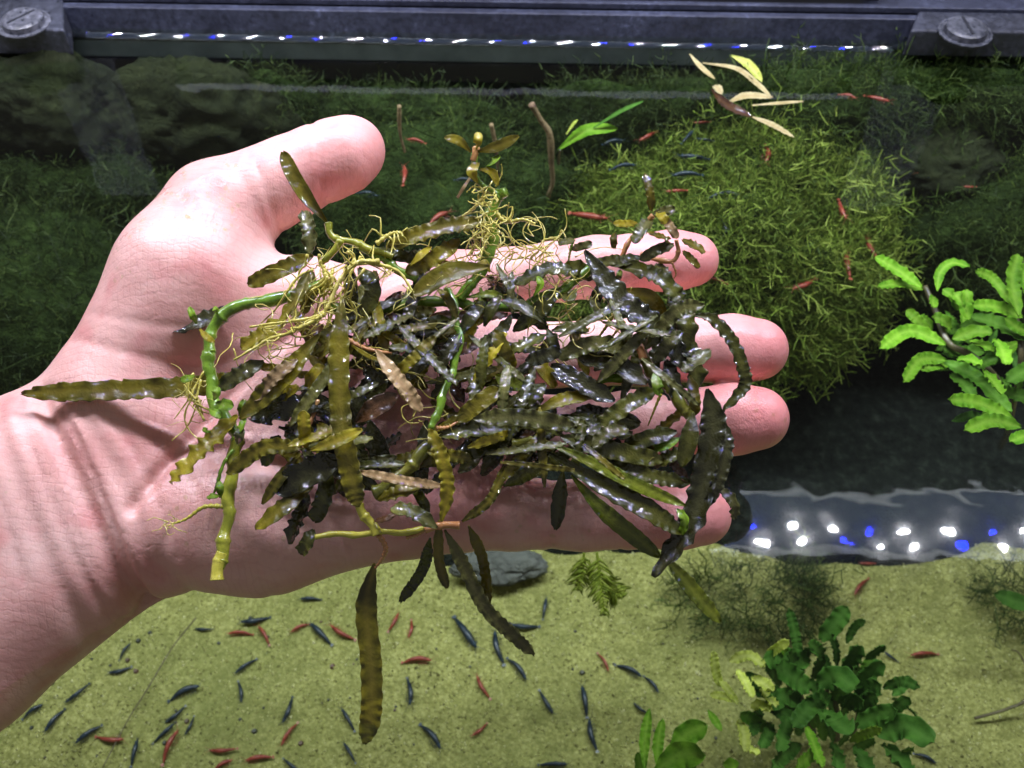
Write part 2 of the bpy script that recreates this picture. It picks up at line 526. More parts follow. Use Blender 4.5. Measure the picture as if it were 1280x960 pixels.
def surface_nets(F, org, h):
    s = F < 0
    nx, ny, nz = F.shape
    c = np.zeros((nx - 1, ny - 1, nz - 1), np.int8)
    for i in (0, 1):
        for j in (0, 1):
            for k in (0, 1):
                c += s[i:nx - 1 + i, j:ny - 1 + j, k:nz - 1 + k]
    act = (c > 0) & (c < 8)
    idx = np.argwhere(act)
    ids = -np.ones(act.shape, np.int64); ids[act] = np.arange(len(idx))
    acc = np.zeros((len(idx), 3)); cnt = np.zeros(len(idx))
    corners = [(i, j, k) for i in (0, 1) for j in (0, 1) for k in (0, 1)]
    for a in corners:
        for ax in range(3):
            if a[ax] == 1: continue
            b = list(a); b[ax] = 1
            fa = F[idx[:, 0] + a[0], idx[:, 1] + a[1], idx[:, 2] + a[2]]
            fb = F[idx[:, 0] + b[0], idx[:, 1] + b[1], idx[:, 2] + b[2]]
            m = (fa < 0) != (fb < 0)
            t = fa[m] / (fa[m] - fb[m])
            p = np.tile(np.array(a, float), (m.sum(), 1)); p[:, ax] += t
            acc[m] += p; cnt[m] += 1
    V = (idx + acc / cnt[:, None]) * h + org
    faces = []
    for ax in range(3):
        o1, o2 = [q for q in range(3) if q != ax]
        sl0 = [slice(None)] * 3; sl1 = [slice(None)] * 3
        sl0[ax] = slice(0, -1); sl1[ax] = slice(1, None)
        for q in (o1, o2): sl0[q] = slice(1, -1); sl1[q] = slice(1, -1)
        A, B = s[tuple(sl0)], s[tuple(sl1)]
        e = np.argwhere(A != B)
        flip = A[e[:, 0], e[:, 1], e[:, 2]]
        e = e.copy(); e[:, o1] += 1; e[:, o2] += 1
        def cell(d1, d2):
            g = e.copy(); g[:, o1] -= d1; g[:, o2] -= d2
            return ids[g[:, 0], g[:, 1], g[:, 2]]
        q = np.stack([cell(1, 1), cell(0, 1), cell(0, 0), cell(1, 0)], 1)
        if ax == 1: flip = ~flip
        q[~flip] = q[~flip][:, ::-1]
        faces.append(q)
    return V, np.vstack(faces)

def smin(a, b, k):
    h = np.clip(0.5 + 0.5 * (b - a) / k, 0, 1)
    return b * (1 - h) + a * h - k * h * (1 - h)

CREASES = [  # photo pixels, depth cm, width cm
    ([(84, 498), (118, 560), (150, 640), (168, 700), (176, 770)], 0.13, 0.09),
    ([(52, 520), (84, 590), (112, 665), (140, 740)], 0.07, 0.07), ([(0, 560), (30, 640), (50, 730)], 0.06, 0.08),
    ([(240, 480), (290, 520), (360, 600), (380, 660)], 0.06, 0.08), ([(205, 560), (260, 620), (285, 690)], 0.06, 0.07),
    ([(40, 512), (70, 585), (100, 670), (125, 750), (140, 800)], 0.09, 0.12),
    ([(130, 508), (175, 560), (215, 640), (232, 700)], 0.07, 0.10),
    ([(150, 520), (230, 545), (300, 600)], 0.06, 0.10),
    ([(100, 430), (180, 455), (250, 462), (310, 450)], 0.05, 0.09),
    ([(120, 400), (190, 420), (260, 425)], 0.035, 0.08),
    ([(440, 690), (420, 650), (430, 610)], 0.07, 0.10), ([(330, 740), (300, 690), (310, 640)], 0.06, 0.14), ([(240, 765), (215, 700), (235, 650)], 0.07, 0.14),
    ([(697, 590), (692, 640), (698, 690)], 0.05, 0.06), ([(406, 170), (414, 205), (416, 245)], 0.03, 0.05),
    ([(66, 505), (95, 560), (128, 640), (152, 710), (168, 790)], 0.30, 0.26),
    ([(10, 520), (45, 600), (75, 690), (95, 770), (105, 830)], 0.10, 0.22),
    ([(105, 500), (150, 575), (185, 650), (200, 720)], 0.10, 0.20),
    ([(520, 335), (420, 385), (330, 450), (262, 530), (215, 590), (180, 640)], 0.16, 0.16),
    ([(540, 350), (480, 430), (430, 500), (380, 570)], 0.12, 0.12),
    ([(640, 560), (560, 545), (470, 520), (420, 500)], 0.12, 0.12),
    ([(392, 160), (403, 195), (408, 232), (402, 262)], 0.075, 0.06),
    ([(382, 172), (393, 205), (397, 240)], 0.04, 0.05),
    ([(318, 205), (335, 235), (343, 262), (347, 288)], 0.07, 0.09),
    ([(300, 225), (322, 255), (336, 290), (352, 312)], 0.05, 0.08),
    ([(690, 590), (684, 640), (690, 690)], 0.07, 0.07),
    ([(600, 590), (592, 640), (598, 690)], 0.09, 0.09),
    ([(780, 600), (776, 640), (780, 688)], 0.06, 0.06),
    ([(700, 290), (694, 335), (700, 380)], 0.06, 0.07), ([(795, 285), (790, 325), (796, 366)], 0.06, 0.06),
    ([(745, 395), (738, 440), (745, 485)], 0.07, 0.07), ([(862, 390), (857, 437), (862, 482)], 0.05, 0.06),
    ([(735, 490), (729, 535), (735, 580)], 0.07, 0.07), ([(850, 480), (846, 530), (850, 575)], 0.05, 0.06),
]
def build_hand():
    h = 0.088
    lo = np.array([-15.5, -10.2, -3.9]); hi = np.array([11.5, 9.4, 3.3])
    ax = [np.arange(lo[i], hi[i], h, dtype=np.float32) for i in range(3)]
    U, Vv, W = np.meshgrid(*ax, indexing='ij')
    def cone(a, ra, b, rb, flat=1.0):
        """tapered capsule; a, b = (px, py, w), radii in photo pixels; flat < 1 thins it across the palm"""
        A = hp(*a); B = hp(*b)
        ra_ = ra * scale_at(h2w(A)); rb_ = rb * scale_at(h2w(B))
        d = (B - A).astype(np.float32); l2 = float((d * d).sum()) + 1e-9
        X, Y, Z = U - A[0], Vv - A[1], W - A[2]
        t = np.clip((X * d[0] + Y * d[1] + Z * d[2]) / l2, 0, 1)
        return np.sqrt((X - t * d[0]) ** 2 + (Y - t * d[1]) ** 2 + ((Z - t * d[2]) / flat) ** 2) - (ra_ + (rb_ - ra_) * t)
    # palm
    palm = cone((330, 405, 0), 58, (560, 370, 0.0), 50)
    for a, ra, b, rb in (((320, 470, -0.15), 60, (585, 446, -0.1), 52), ((310, 540, -0.15), 60, (580, 536, -0.1), 52), ((290, 610, 0), 66, (570, 628, 0.1), 54)):
        palm = smin(palm, cone(a, ra, b, rb), 0.9)
    palm = smin(palm, cone((160, 470, 0.1), 78, (240, 345, 0.55), 92), 0.9)            # thenar
    palm = smin(palm, cone((240, 345, 0.55), 88, (272, 268, 0.6), 62), 0.6)
    palm = smin(palm, cone((250, 400, 0.3), 70, (380, 365, 0.2), 42), 0.9)              # web side
    palm = smin(palm, cone((225, 655, 0.1), 84, (330, 655, 0.2), 82), 0.9)              # hypothenar
    palm = smin(palm, cone((330, 655, 0.2), 80, (500, 640, 0.1), 56), 0.8)
    palm = smin(palm, cone((170, 570, -0.5), 85, (230, 560, -0.5), 80), 1.0)
    arm = smin(cone((138, 545, -0.1), 92, (50, 592, -0.2), 100), cone((110, 700, -0.35), 92, (-59, 818, -0.4), 106), 1.3)
    arm = smin(arm, cone((50, 592, -0.2), 100, (-140, 695, -0.3), 112), 0.6)
    arm = smin(arm, cone((-59, 818, -0.4), 106, (-150, 880, -0.5), 114), 0.6)
    arm = smin(arm, cone((120, 625, -0.2), 96, (-150, 790, -0.3), 130, 0.9), 1.2)
    palm = smin(palm, arm, 1.2)
    # digits: pads and joints from base to tip
    digits = [
        [((272, 268, 0.6), 62), ((330, 238, 0.7), 53), ((362, 222, 0.75), 50), ((400, 205, 0.85), 48), ((430, 193, 0.9), 46), ((441, 187, 0.85), 40)],
        [((520, 368, 0.0), 47), ((620, 352, 0.1), 41), ((695, 340, 0.1), 37), ((745, 334, 0.25), 38), ((795, 329, 0.25), 35.5), ((840, 326, 0.4), 37), ((865, 325, 0.35), 33.5)],
        [((540, 446, -0.1), 50), ((640, 446, 0.05), 44), ((740, 442, 0.1), 40), ((800, 440, 0.3), 42), ((858, 438, 0.35), 39), ((915, 437, 0.55), 43), ((946, 437, 0.5), 39)],
        [((540, 536, -0.1), 50), ((640, 536, 0.05), 44), ((732, 534, 0.1), 40), ((790, 531, 0.3), 42), ((848, 527, 0.35), 40), ((915, 524, 0.55), 44), ((946, 523, 0.5), 40)],
        [((540, 632, 0.1), 52), ((600, 636, 0.1), 49), ((640, 641, 0.2), 46), ((688, 643, 0.2), 42), ((730, 644, 0.3), 43.5), ((779, 645, 0.3), 40), ((845, 645, 0.4), 41), ((877, 645, 0.35), 37)],
    ]
    out = palm
    for i, dg in enumerate(digits):
        f = None
        for (a, ra), (b, rb) in zip(dg[:-1], dg[1:]):
            c = cone(a, ra, b, rb)
            f = c if f is None else smin(f, c, 0.22)
        out = np.minimum(out, smin(palm, f, 0.55 if i else 0.6)) if i else smin(palm, f, 0.6)
    # creases
    for pts, dep, wid in CREASES:
        P = spline([hp(x, y, 0.9)[:2] for x, y in pts], 14)
        x0, x1, y0, y1 = P[:, 0].min() - 1, P[:, 0].max() + 1, P[:, 1].min() - 1, P[:, 1].max() + 1
        i0, i1 = np.searchsorted(ax[0], [x0, x1]); j0, j1 = np.searchsorted(ax[1], [y0, y1])
        gu = U[i0:i1, j0:j1, 0]; gv = Vv[i0:i1, j0:j1, 0]
        best = np.full(gu.shape, 1e9)
        for a, b in zip(P[:-1], P[1:]):
            d = b - a; l2 = (d * d).sum() + 1e-9
            t = np.clip(((gu - a[0]) * d[0] + (gv - a[1]) * d[1]) / l2, 0, 1)
            best = np.minimum(best, np.hypot(gu - a[0] - t * d[0], gv - a[1] - t * d[1]))
        endf = 1.0
        g = dep * np.exp(-(best / wid) ** 2)
        out[i0:i1, j0:j1, :] += (g[:, :, None] * (W[i0:i1, j0:j1, :] > -0.4)).astype(np.float32)
    for sl in (np.s_[:2], np.s_[-2:], np.s_[:, :2], np.s_[:, -2:], np.s_[:, :, :2], np.s_[:, :, -2:]): out[sl] = 1.0
    V, F = surface_nets(out, lo, h)
    # smooth the mesh a little
    n = len(V)
    e = np.vstack([F[:, [0, 1]], F[:, [1, 2]], F[:, [2, 3]], F[:, [3, 0]]])
    for it in range(3):
        acc = np.zeros_like(V); cnt = np.zeros(n)
        np.add.at(acc, e[:, 0], V[e[:, 1]]); np.add.at(cnt, e[:, 0], 1)
        np.add.at(acc, e[:, 1], V[e[:, 0]]); np.add.at(cnt, e[:, 1], 1)
        V = V + 0.5 * (acc / cnt[:, None] - V)
    uvw = V
    Wd = h2w(uvw)
    base = at(300, 560, 0.0)
    o = mesh_obj('person', Wd, F.tolist(), M_SKIN, None, True, loc=base)
    # real colouring of the skin: redder tips and pads, wet patches
    tips = [hp(*d[-1][0]) for d in digits]
    red = np.zeros(n)
    for k, t in enumerate(tips):
        d = np.linalg.norm(uvw - t, axis=1); red = np.maximum(red, np.clip(1 - d / 3.2, 0, 1) * (0.95 if k else 0.5))
    d = np.linalg.norm(uvw - hp(560, 636, 0.6), axis=1); red = np.maximum(red, 0.35 * np.clip(1 - d / 3.0, 0, 1))
    wet = np.zeros(n)
    for (x, y, r, s) in ((225, 250, 1.1, 0.9), (275, 275, 0.9, 1.0), (180, 300, 1.2, 0.6), (940, 425, 1.3, 0.4), (930, 505, 1.4, 0.7), (780, 530, 1.4, 0.9), (860, 320, 1.0, 0.4), (690, 620, 1.5, 0.9), (520, 520, 2.2, 0.8), (800, 620, 1.3, 0.8), (230, 600, 1.8, 0.5), (300, 620, 2.0, 0.6)):
        d = np.linalg.norm(uvw[:, :2] - hp(x, y, 0.8)[:2], axis=1)
        wet = np.maximum(wet, s * np.exp(-(d / r) ** 2))
    at_ = o.data.color_attributes.new('skin_zone', 'FLOAT_COLOR', 'POINT')
    cols = np.stack([red, wet, np.zeros(n), np.ones(n)], 1).astype(np.float32)
    at_.data.foreach_set('color', cols.ravel())
    # drops of water standing on the skin
    rng = random.Random(9); nrmv = np.zeros((n, 3))
    fn = np.cross(V[F[:, 2]] - V[F[:, 0]], V[F[:, 3]] - V[F[:, 1]])
    for q in range(4): np.add.at(nrmv, F[:, q], fn)
    nrmv /= np.linalg.norm(nrmv, axis=1)[:, None] + 1e-9
    if nrmv[np.argmax(uvw[:, 2]), 2] < 0: nrmv = -nrmv
    wn = nrmv[:, 0:1] * HU + nrmv[:, 1:2] * HV + nrmv[:, 2:3] * HW
    DV, DF = [], []
    for (x, y, r, cnt) in ((245, 258, 1.5, 85), (282, 282, 0.7, 30), (185, 318, 1.3, 30), (700, 628, 1.3, 26), (790, 532, 1.1, 22), (935, 505, 1.0, 16), (840, 630, 0.8, 14), (300, 640, 2.0, 22), (60, 560, 2.0, 12), (520, 520, 2.0, 26)):
        c0 = hp(x, y, 0.9)[:2]
        cand = np.where((np.hypot(uvw[:, 0] - c0[0], uvw[:, 1] - c0[1]) < r) & (nrmv[:, 2] > 0.25))[0]
        for q in range(cnt):
            i = int(cand[rng.randrange(len(cand))]); R_ = rng.choice((0.018, 0.025, 0.03, 0.04, 0.055)); nn = wn[i]
            a = norm(np.cross(nn, [rng.gauss(0, 1), rng.gauss(0, 1), rng.gauss(0, 1)])); b2 = np.cross(nn, a); st = rng.uniform(0.8, 1.6); b0 = len(DV)
            for k in range(5):
                el = k / 4 * math.pi / 2
                for j in range(10):
                    ph = j * 0.6283
                    DV.append(Wd[i] + a * R_ * st * math.cos(el) * math.cos(ph) + b2 * R_ * math.cos(el) * math.sin(ph) + nn * R_ * (0.6 * math.sin(el) - 0.06))
            for k in range(4):
                for j in range(10): DF.append((b0 + k * 10 + j, b0 + k * 10 + (j + 1) % 10, b0 + (k + 1) * 10 + (j + 1) % 10, b0 + (k + 1) * 10 + j))
    tag(mesh_obj('water_drops', DV, DF, M_DROP, o), kind='stuff')
    tag(o, 'open wet hand, palm up, holding a tangle of aquarium plants', 'person')
    return o

def skin_material():
    m, nt, b = new_mat('wet_skin')
    v = coords(nt)
    zone = nt.nodes.new('ShaderNodeVertexColor'); zone.layer_name = 'skin_zone'
    sep = nt.nodes.new('ShaderNodeSeparateColor'); nt.links.new(zone.outputs['Color'], sep.inputs[0])
    big = noise_tex(nt, v, 38, 3, 0.55)
    mid = noise_tex(nt, v, 160, 4, 0.6)
    c = ramp(nt, big, [(0.30, (0.60, 0.275, 0.245)), (0.50, (0.74, 0.435, 0.385)), (0.72, (0.79, 0.54, 0.48))])
    c = mix_rgb(nt, math_n(nt, 'MULTIPLY', mid, 0.45), c, (0.66, 0.33, 0.29))
    spots = ramp(nt, noise_tex(nt, v, 95, 2, 0.4), [(0.56, (0, 0, 0)), (0.70, (1, 1, 1))])
    c = mix_rgb(nt, math_n(nt, 'MULTIPLY', spots, 0.5), c, (0.62, 0.22, 0.21))
    c = mix_rgb(nt, sep.outputs[0], c, (0.76, 0.265, 0.26))
    nt.links.new(c, b.inputs['Base Color'])
    b.inputs['Subsurface Weight'].default_value = 0.16
    b.inputs['Subsurface Radius'].default_value = (1.0, 0.35, 0.2)
    b.inputs['Subsurface Scale'].default_value = 0.006
    # wetness drives gloss
    spark = noise_tex(nt, v, 900, 3, 0.7)
    wetn = noise_tex(nt, v, 140, 3, 0.6)
    wet = math_n(nt, 'MULTIPLY', sep.outputs[1], ramp(nt, wetn, [(0.38, (0, 0, 0)), (0.62, (1, 1, 1))]))
    rough = mix_rgb(nt, wet, (0.44,) * 3, (0.10,) * 3)
    nt.links.new(rough, b.inputs['Roughness'])
    b.inputs['Specular IOR Level'].default_value = 0.45
    # relief: fine cross-hatched skin lines, print ridges, wet beads
    def lines(direction, period, dist, w):
        wv = node(nt, 'ShaderNodeTexWave', Scale=0.314 / period, Distortion=dist, Detail=3.0, bands_direction=direction)
        wv.inputs['Detail Scale'].default_value = 1.1; wv.inputs['Detail Roughness'].default_value = 0.6
        nt.links.new(v, wv.inputs['Vector'])
        return ramp(nt, wv.outputs['Fac'], [(0.0, (0, 0, 0)), (w, (1, 1, 1))])
    patch = ramp(nt, noise_tex(nt, v, 60, 2, 0.5), [(0.35, (0.15,) * 3), (0.65, (1, 1, 1))])
    l1 = math_n(nt, 'MULTIPLY', math_n(nt, 'SUBTRACT', lines('X', 0.0016, 5.0, 0.22), 1.0), patch)
    l2 = math_n(nt, 'SUBTRACT', lines('Y', 0.0020, 6.0, 0.2), 1.0)
    l3 = math_n(nt, 'SUBTRACT', lines('DIAGONAL', 0.0016, 7.0, 0.25), 1.0)
    vor = node(nt, 'ShaderNodeTexVoronoi', Scale=1300.0, feature='DISTANCE_TO_EDGE')
    nt.links.new(v, vor.inputs['Vector'])
    e1 = ramp(nt, vor.outputs['Distance'], [(0.0, (0, 0, 0)), (0.16, (1, 1, 1))])
    hgt = math_n(nt, 'ADD', math_n(nt, 'ADD', l1, l2), math_n(nt, 'MULTIPLY', l3, 0.5))
    n1 = bump(nt, e1, 0.05, 0.0003)
    smoothtip = math_n(nt, 'SUBTRACT', 1.0, sep.outputs[0])
    n3n = node(nt, 'ShaderNodeBump', Distance=0.0003); nt.links.new(hgt, n3n.inputs['Height']); nt.links.new(n1, n3n.inputs['Normal'])
    nt.links.new(math_n(nt, 'MULTIPLY', math_n(nt, 'MULTIPLY', smoothtip, patch), 0.15), n3n.inputs['Strength'])
    n3 = n3n.outputs['Normal']
    cl = math_n(nt, 'MULTIPLY', math_n(nt, 'MULTIPLY', math_n(nt, 'ADD', l1, l2), -0.13), smoothtip)
    c = mix_rgb(nt, cl, c, (0.50, 0.20, 0.19))
    nt.links.new(c, b.inputs['Base Color'])
    n4 = nt.nodes.new('ShaderNodeBump'); n4.inputs['Distance'].default_value = 0.0012
    nt.links.new(spark, n4.inputs['Height']); nt.links.new(n3, n4.inputs['Normal'])
    nt.links.new(math_n(nt, 'MULTIPLY', wet, 0.5), n4.inputs['Strength'])
    n5 = bump(nt, mid, 0.25, 0.0015, n4.outputs['Normal'])
    nt.links.new(n5, b.inputs['Normal'])
    return m
M_SKIN = skin_material()
build_hand()
# ------------------------------------------------------------------ leaves, stems and roots
def leaf_material(name, dark, light, vein, rough=0.16, trans=0.25, tcol=None, bump_s=0.5, coat=1.0):
    m, nt, b = new_mat(name)
    out = nt.nodes['Material Output']
    v = coords(nt)
    info = nt.nodes.new('ShaderNodeObjectInfo')
    n1 = noise_tex(nt, v, 120, 4, 0.6)
    n2 = noise_tex(nt, v, 620, 3, 0.6)
    c = ramp(nt, n1, [(0.32, dark), (0.68, light)])
    at_ = nt.nodes.new('ShaderNodeVertexColor'); at_.layer_name = 'leaf_zone'
    sep = nt.nodes.new('ShaderNodeSeparateColor'); nt.links.new(at_.outputs['Color'], sep.inputs[0])
    c = mix_rgb(nt, math_n(nt, 'MULTIPLY', sep.outputs[0], 0.5), c, vein)
    blot = ramp(nt, n2, [(0.52, (0, 0, 0)), (0.75, (1, 1, 1))])
    c = mix_rgb(nt, math_n(nt, 'MULTIPLY', blot, 0.35), c, tuple(q * 0.5 for q in dark))
    hsv = nt.nodes.new('ShaderNodeHueSaturation')
    nt.links.new(c, hsv.inputs['Color'])
    val = nt.nodes.new('ShaderNodeMapRange'); nt.links.new(info.outputs['Random'], val.inputs[0])
    val.inputs[3].default_value = 0.75; val.inputs[4].default_value = 1.35
    nt.links.new(val.outputs[0], hsv.inputs['Value'])
    c = hsv.outputs['Color']
    nt.links.new(c, b.inputs['Base Color'])
    b.inputs['Roughness'].default_value = rough
    b.inputs['Specular IOR Level'].default_value = 0.5
    b.inputs['Coat Weight'].default_value = coat; b.inputs['Coat Roughness'].default_value = 0.03; b.inputs['Coat IOR'].default_value = 1.7; b.inputs['Specular IOR Level'].default_value = 0.12
    film = noise_tex(nt, v, 300, 2, 0.5, 0.8)
    film2 = noise_tex(nt, v, 900, 2, 0.5, 0.3)
    nrm = bump(nt, film2, bump_s * 0.4, 0.0005, bump(nt, film, bump_s * 0.6, 0.001))
    nrm = bump(nt, sep.outputs[1], 0.5, 0.0004, nrm)
    nt.links.new(nrm, b.inputs['Normal']); nt.links.new(bump(nt, film2, bump_s * 0.8, 0.0006, bump(nt, film, bump_s * 1.1, 0.0015)), b.inputs['Coat Normal'])
    if trans:
        tl = nt.nodes.new('ShaderNodeBsdfTranslucent')
        if tcol: tl.inputs['Color'].default_value = (*tcol, 1)
        else: nt.links.new(c, tl.inputs['Color'])
        mx = nt.nodes.new('ShaderNodeMixShader'); mx.inputs[0].default_value = trans
        nt.links.new(b.outputs[0], mx.inputs[1]); nt.links.new(tl.outputs[0], mx.inputs[2])
        nt.links.new(mx.outputs[0], out.inputs['Surface'])
    return m
LM = {
    'k': leaf_material('black_green_leaf', (0.009, 0.010, 0.003), (0.034, 0.035, 0.008), (0.06, 0.06, 0.02), 0.35, 0.15),
    'd': leaf_material('dark_green_leaf', (0.020, 0.026, 0.003), (0.090, 0.092, 0.008), (0.12, 0.12, 0.025), 0.35, 0.25),
    'g': leaf_material('grey_green_leaf', (0.045, 0.05, 0.012), (0.135, 0.135, 0.028), (0.18, 0.17, 0.06), 0.35, 0.25),
    'o': leaf_material('olive_leaf', (0.04, 0.042, 0.004), (0.22, 0.19, 0.010), (0.25, 0.20, 0.03), 0.35, 0.35, (0.34, 0.30, 0.02)),
    'y': leaf_material('yellow_olive_leaf', (0.15, 0.135, 0.006), (0.46, 0.40, 0.025), (0.46, 0.34, 0.04), 0.35, 0.35, (0.55, 0.48, 0.04)),
    'b': leaf_material('brown_leaf', (0.03, 0.013, 0.006), (0.10, 0.045, 0.016), (0.14, 0.07, 0.03), 0.35, 0.2),
    't': leaf_material('withered_tan_leaf', (0.30, 0.20, 0.08), (0.52, 0.38, 0.19), (0.48, 0.30, 0.15), 0.35, 0.3),
    'l': leaf_material('lime_edged_leaf', (0.03, 0.055, 0.004), (0.20, 0.24, 0.012), (0.28, 0.32, 0.04), 0.35, 0.3),
    'e': leaf_material('fresh_green_leaf', (0.10, 0.20, 0.010), (0.24, 0.38, 0.025), (0.30, 0.44, 0.06), 0.35, 0.3, None, 0.4, 0.6),
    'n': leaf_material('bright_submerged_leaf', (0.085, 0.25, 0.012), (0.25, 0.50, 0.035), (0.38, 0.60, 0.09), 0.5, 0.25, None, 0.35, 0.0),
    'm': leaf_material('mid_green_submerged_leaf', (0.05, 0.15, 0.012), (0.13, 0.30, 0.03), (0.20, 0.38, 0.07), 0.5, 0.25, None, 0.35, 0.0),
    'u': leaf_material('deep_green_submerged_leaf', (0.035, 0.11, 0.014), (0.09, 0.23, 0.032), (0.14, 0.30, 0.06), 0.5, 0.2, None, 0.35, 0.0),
    'p': leaf_material('pale_yellow_submerged_leaf', (0.46, 0.55, 0.07), (0.74, 0.80, 0.20), (0.8, 0.84, 0.34), 0.5, 0.3, None, 0.3, 0.0),
    'w': leaf_material('decayed_cream_leaf', (0.38, 0.33, 0.14), (0.64, 0.58, 0.31), (0.42, 0.28, 0.12), 0.4, 0.3, None, 0.3, 0.0),
}
_rng = random.Random(11)
def leaf(parent, P3, width, mat, wave=0.5, roll=None, nrm=None, blunt=0.5, thick=0.028, cup=0.12, name='leaf', n=20, freq=None, notch=None):
    """P3: 3D points (cm) base to tip; width cm; a thin closed blade with midrib and rippled margin"""
    Q = np.asarray(P3, float); l0 = float(np.sum(np.linalg.norm(np.diff(Q, axis=0), axis=1)))
    n = int(min(64, max(n, 8 * l0 / max(0.20, width * 0.70))))
    C = spline(P3, n)
    up0 = norm(HW + 0.35 * RZ) if nrm is None else norm(nrm)
    roll = _rng.uniform(-0.6, 0.6) if roll is None else roll
    L = float(np.sum(np.linalg.norm(np.diff(C, axis=0), axis=1)))
    cross = [-1, -0.86, -0.55, 0, 0.55, 0.86, 1]
    f = (L / max(0.20, width * 0.70) if freq is None else freq)
    ph = [_rng.uniform(0, 6.28), _rng.uniform(0, 6.28)]
    jit = [1 + 0.5 * math.sin(i * 0.9 + ph[0]) for i in range(n)]
    top, bot, zone = [], [], []
    for i in range(n):
        t = i / (n - 1)
        T = norm(C[min(i + 1, n - 1)] - C[max(i - 1, 0)])
        S = np.cross(T, up0)
        if np.linalg.norm(S) < 0.05: S = np.cross(T, [0.3, 0.2, 1])
        S = norm(S); N = np.cross(S, T)
        a = roll * (0.4 + 0.6 * t)
        S, N = math.cos(a) * S + math.sin(a) * N, -math.sin(a) * S + math.cos(a) * N
        if wave >= 0.6:      # strap
            g = min(1.0, t / 0.22) ** 0.8
            h = (1 - max(0, (t - 0.66) / 0.34) ** (2.8 + 2 * blunt)) if t > 0.66 else 1
        else:                # lance
            g = min(1.0, t / 0.42) ** 0.85
            h = (1 - max(0, (t - 0.50) / 0.50) ** (2.0 + 2 * blunt)) if t > 0.50 else 1
        hw = max(0.03, 0.5 * width * (0.10 + 0.90 * g) * max(0.05, h) ** 0.7)
        for s in cross:
            side = 0 if s < 0 else 1
            wv = math.sin(6.283 * f * t + ph[side] + 1.6 * math.sin(6.283 * f * t * 0.31 + ph[1])) * jit[i] * wave * width * 0.145 * (abs(s) ** 3.5) * min(1, t * 4)
            off = S * (s * hw * (1 + 0.07 * wave * math.sin(6.283 * f * t * 1.02 + ph[side] + 1.2) * abs(s))) + N * (wv + cup * width * (s * s) - (0.03 * width if s == 0 else 0))
            e = 0.3 if abs(s) == 1 else 0.9
            top.append(C[i] + off + N * thick * 0.5 * (0.25 + e)); bot.append(C[i] + off - N * thick * 0.5 * (0.25 + e))
            zone.append((1.0 if s == 0 else (0.25 if abs(s) == 1 else 0.0), 0.5 + 0.5 * math.cos(s * 6.28 * 2), t, 1))
    w = len(cross); m = n * w
    V = top + bot; F = []
    for i in range(n - 1):
        for j in range(w - 1):
            a = i * w + j
            F.append((a, a + 1, a + w + 1, a + w)); F.append((m + a, m + a + w, m + a + w + 1, m + a + 1))
        for j in (0, w - 1):
            a = i * w + j
            F.append((a, a + w, m + a + w, m + a) if j == 0 else (a, m + a, m + a + w, a + w))
    for j in range(w - 1):
        F.append((j, m + j, m + j + 1, j + 1)); a = (n - 1) * w + j
        F.append((a, a + 1, m + a + 1, m + a))
    o = mesh_obj(name, V, F, mat, parent)
    ca = o.data.color_attributes.new('leaf_zone', 'FLOAT_COLOR', 'POINT')
    ca.data.foreach_set('color', np.array(zone + zone, np.float32).ravel())
    return o

def stem_material(name, c1, c2, c3, rough=0.25):
    m = simple_mat(name, c1, c2, 160, rough, 0.5, 0.0006, c3=c3)
    b = m.node_tree.nodes['Principled BSDF']; b.inputs['Coat Weight'].default_value = 0.8; b.inputs['Coat Roughness'].default_value = 0.05
    return m
M_RHIZ = stem_material('green_stem', (0.05, 0.10, 0.010), (0.15, 0.28, 0.02), (0.28, 0.40, 0.05))
M_STEMY = stem_material('yellow_stem', (0.28, 0.27, 0.02), (0.45, 0.42, 0.05), (0.60, 0.55, 0.12))
M_STEMO = stem_material('olive_stem', (0.06, 0.07, 0.008), (0.14, 0.14, 0.015), (0.22, 0.20, 0.03))
M_STEMR = stem_material('reddish_stem', (0.35, 0.14, 0.05), (0.50, 0.25, 0.09), (0.55, 0.35, 0.12))
M_ROOT = stem_material('yellow_root', (0.33, 0.30, 0.04), (0.54, 0.48, 0.09), (0.70, 0.62, 0.22), 0.3)
M_ROOTR = stem_material('red_brown_root', (0.18, 0.07, 0.03), (0.30, 0.13, 0.06), (0.40, 0.22, 0.10), 0.35)
M_STEMYG = stem_material('yellow_green_stem', (0.09, 0.11, 0.010), (0.24, 0.26, 0.02), (0.38, 0.36, 0.05))
SM = {'g': M_RHIZ, 'y': M_STEMY, 'o': M_STEMO, 'r': M_STEMR}

def P(px, py, w): return h2w(hp(px, py, w))
def pl(pts, w0, w1, arch=0.0):
    n = len(pts); out = []
    for i, (x, y) in enumerate(pts):
        t = i / max(1, n - 1)
        out.append(P(x, y, w0 + (w1 - w0) * t + arch * 4 * t * (1 - t)))
    return out
def L(parent, pts, wpx, col, w0, w1=None, wave=0.7, arch=0.15, **k):
    w1 = w0 if w1 is None else w1
    if len(pts) == 2:
        a, b = np.array(pts[0], float), np.array(pts[1], float)
        d = b - a; mid = (a + b) / 2 + np.array([-d[1], d[0]]) * _rng.uniform(-0.06, 0.06)
        pts = [tuple(a), tuple(mid), tuple(b)]
    P3 = pl(pts, w0, w1, arch)
    wpx *= 0.93 if wpx < 20 else 0.86
    if wave > 0.15: wave = 0.18 + 1.05 * wave
    return leaf(parent, P3, wpx * (1.0 if wave >= 0.6 else 0.9) * scale_at(P3[len(P3) // 2]), LM[col], wave, **k)
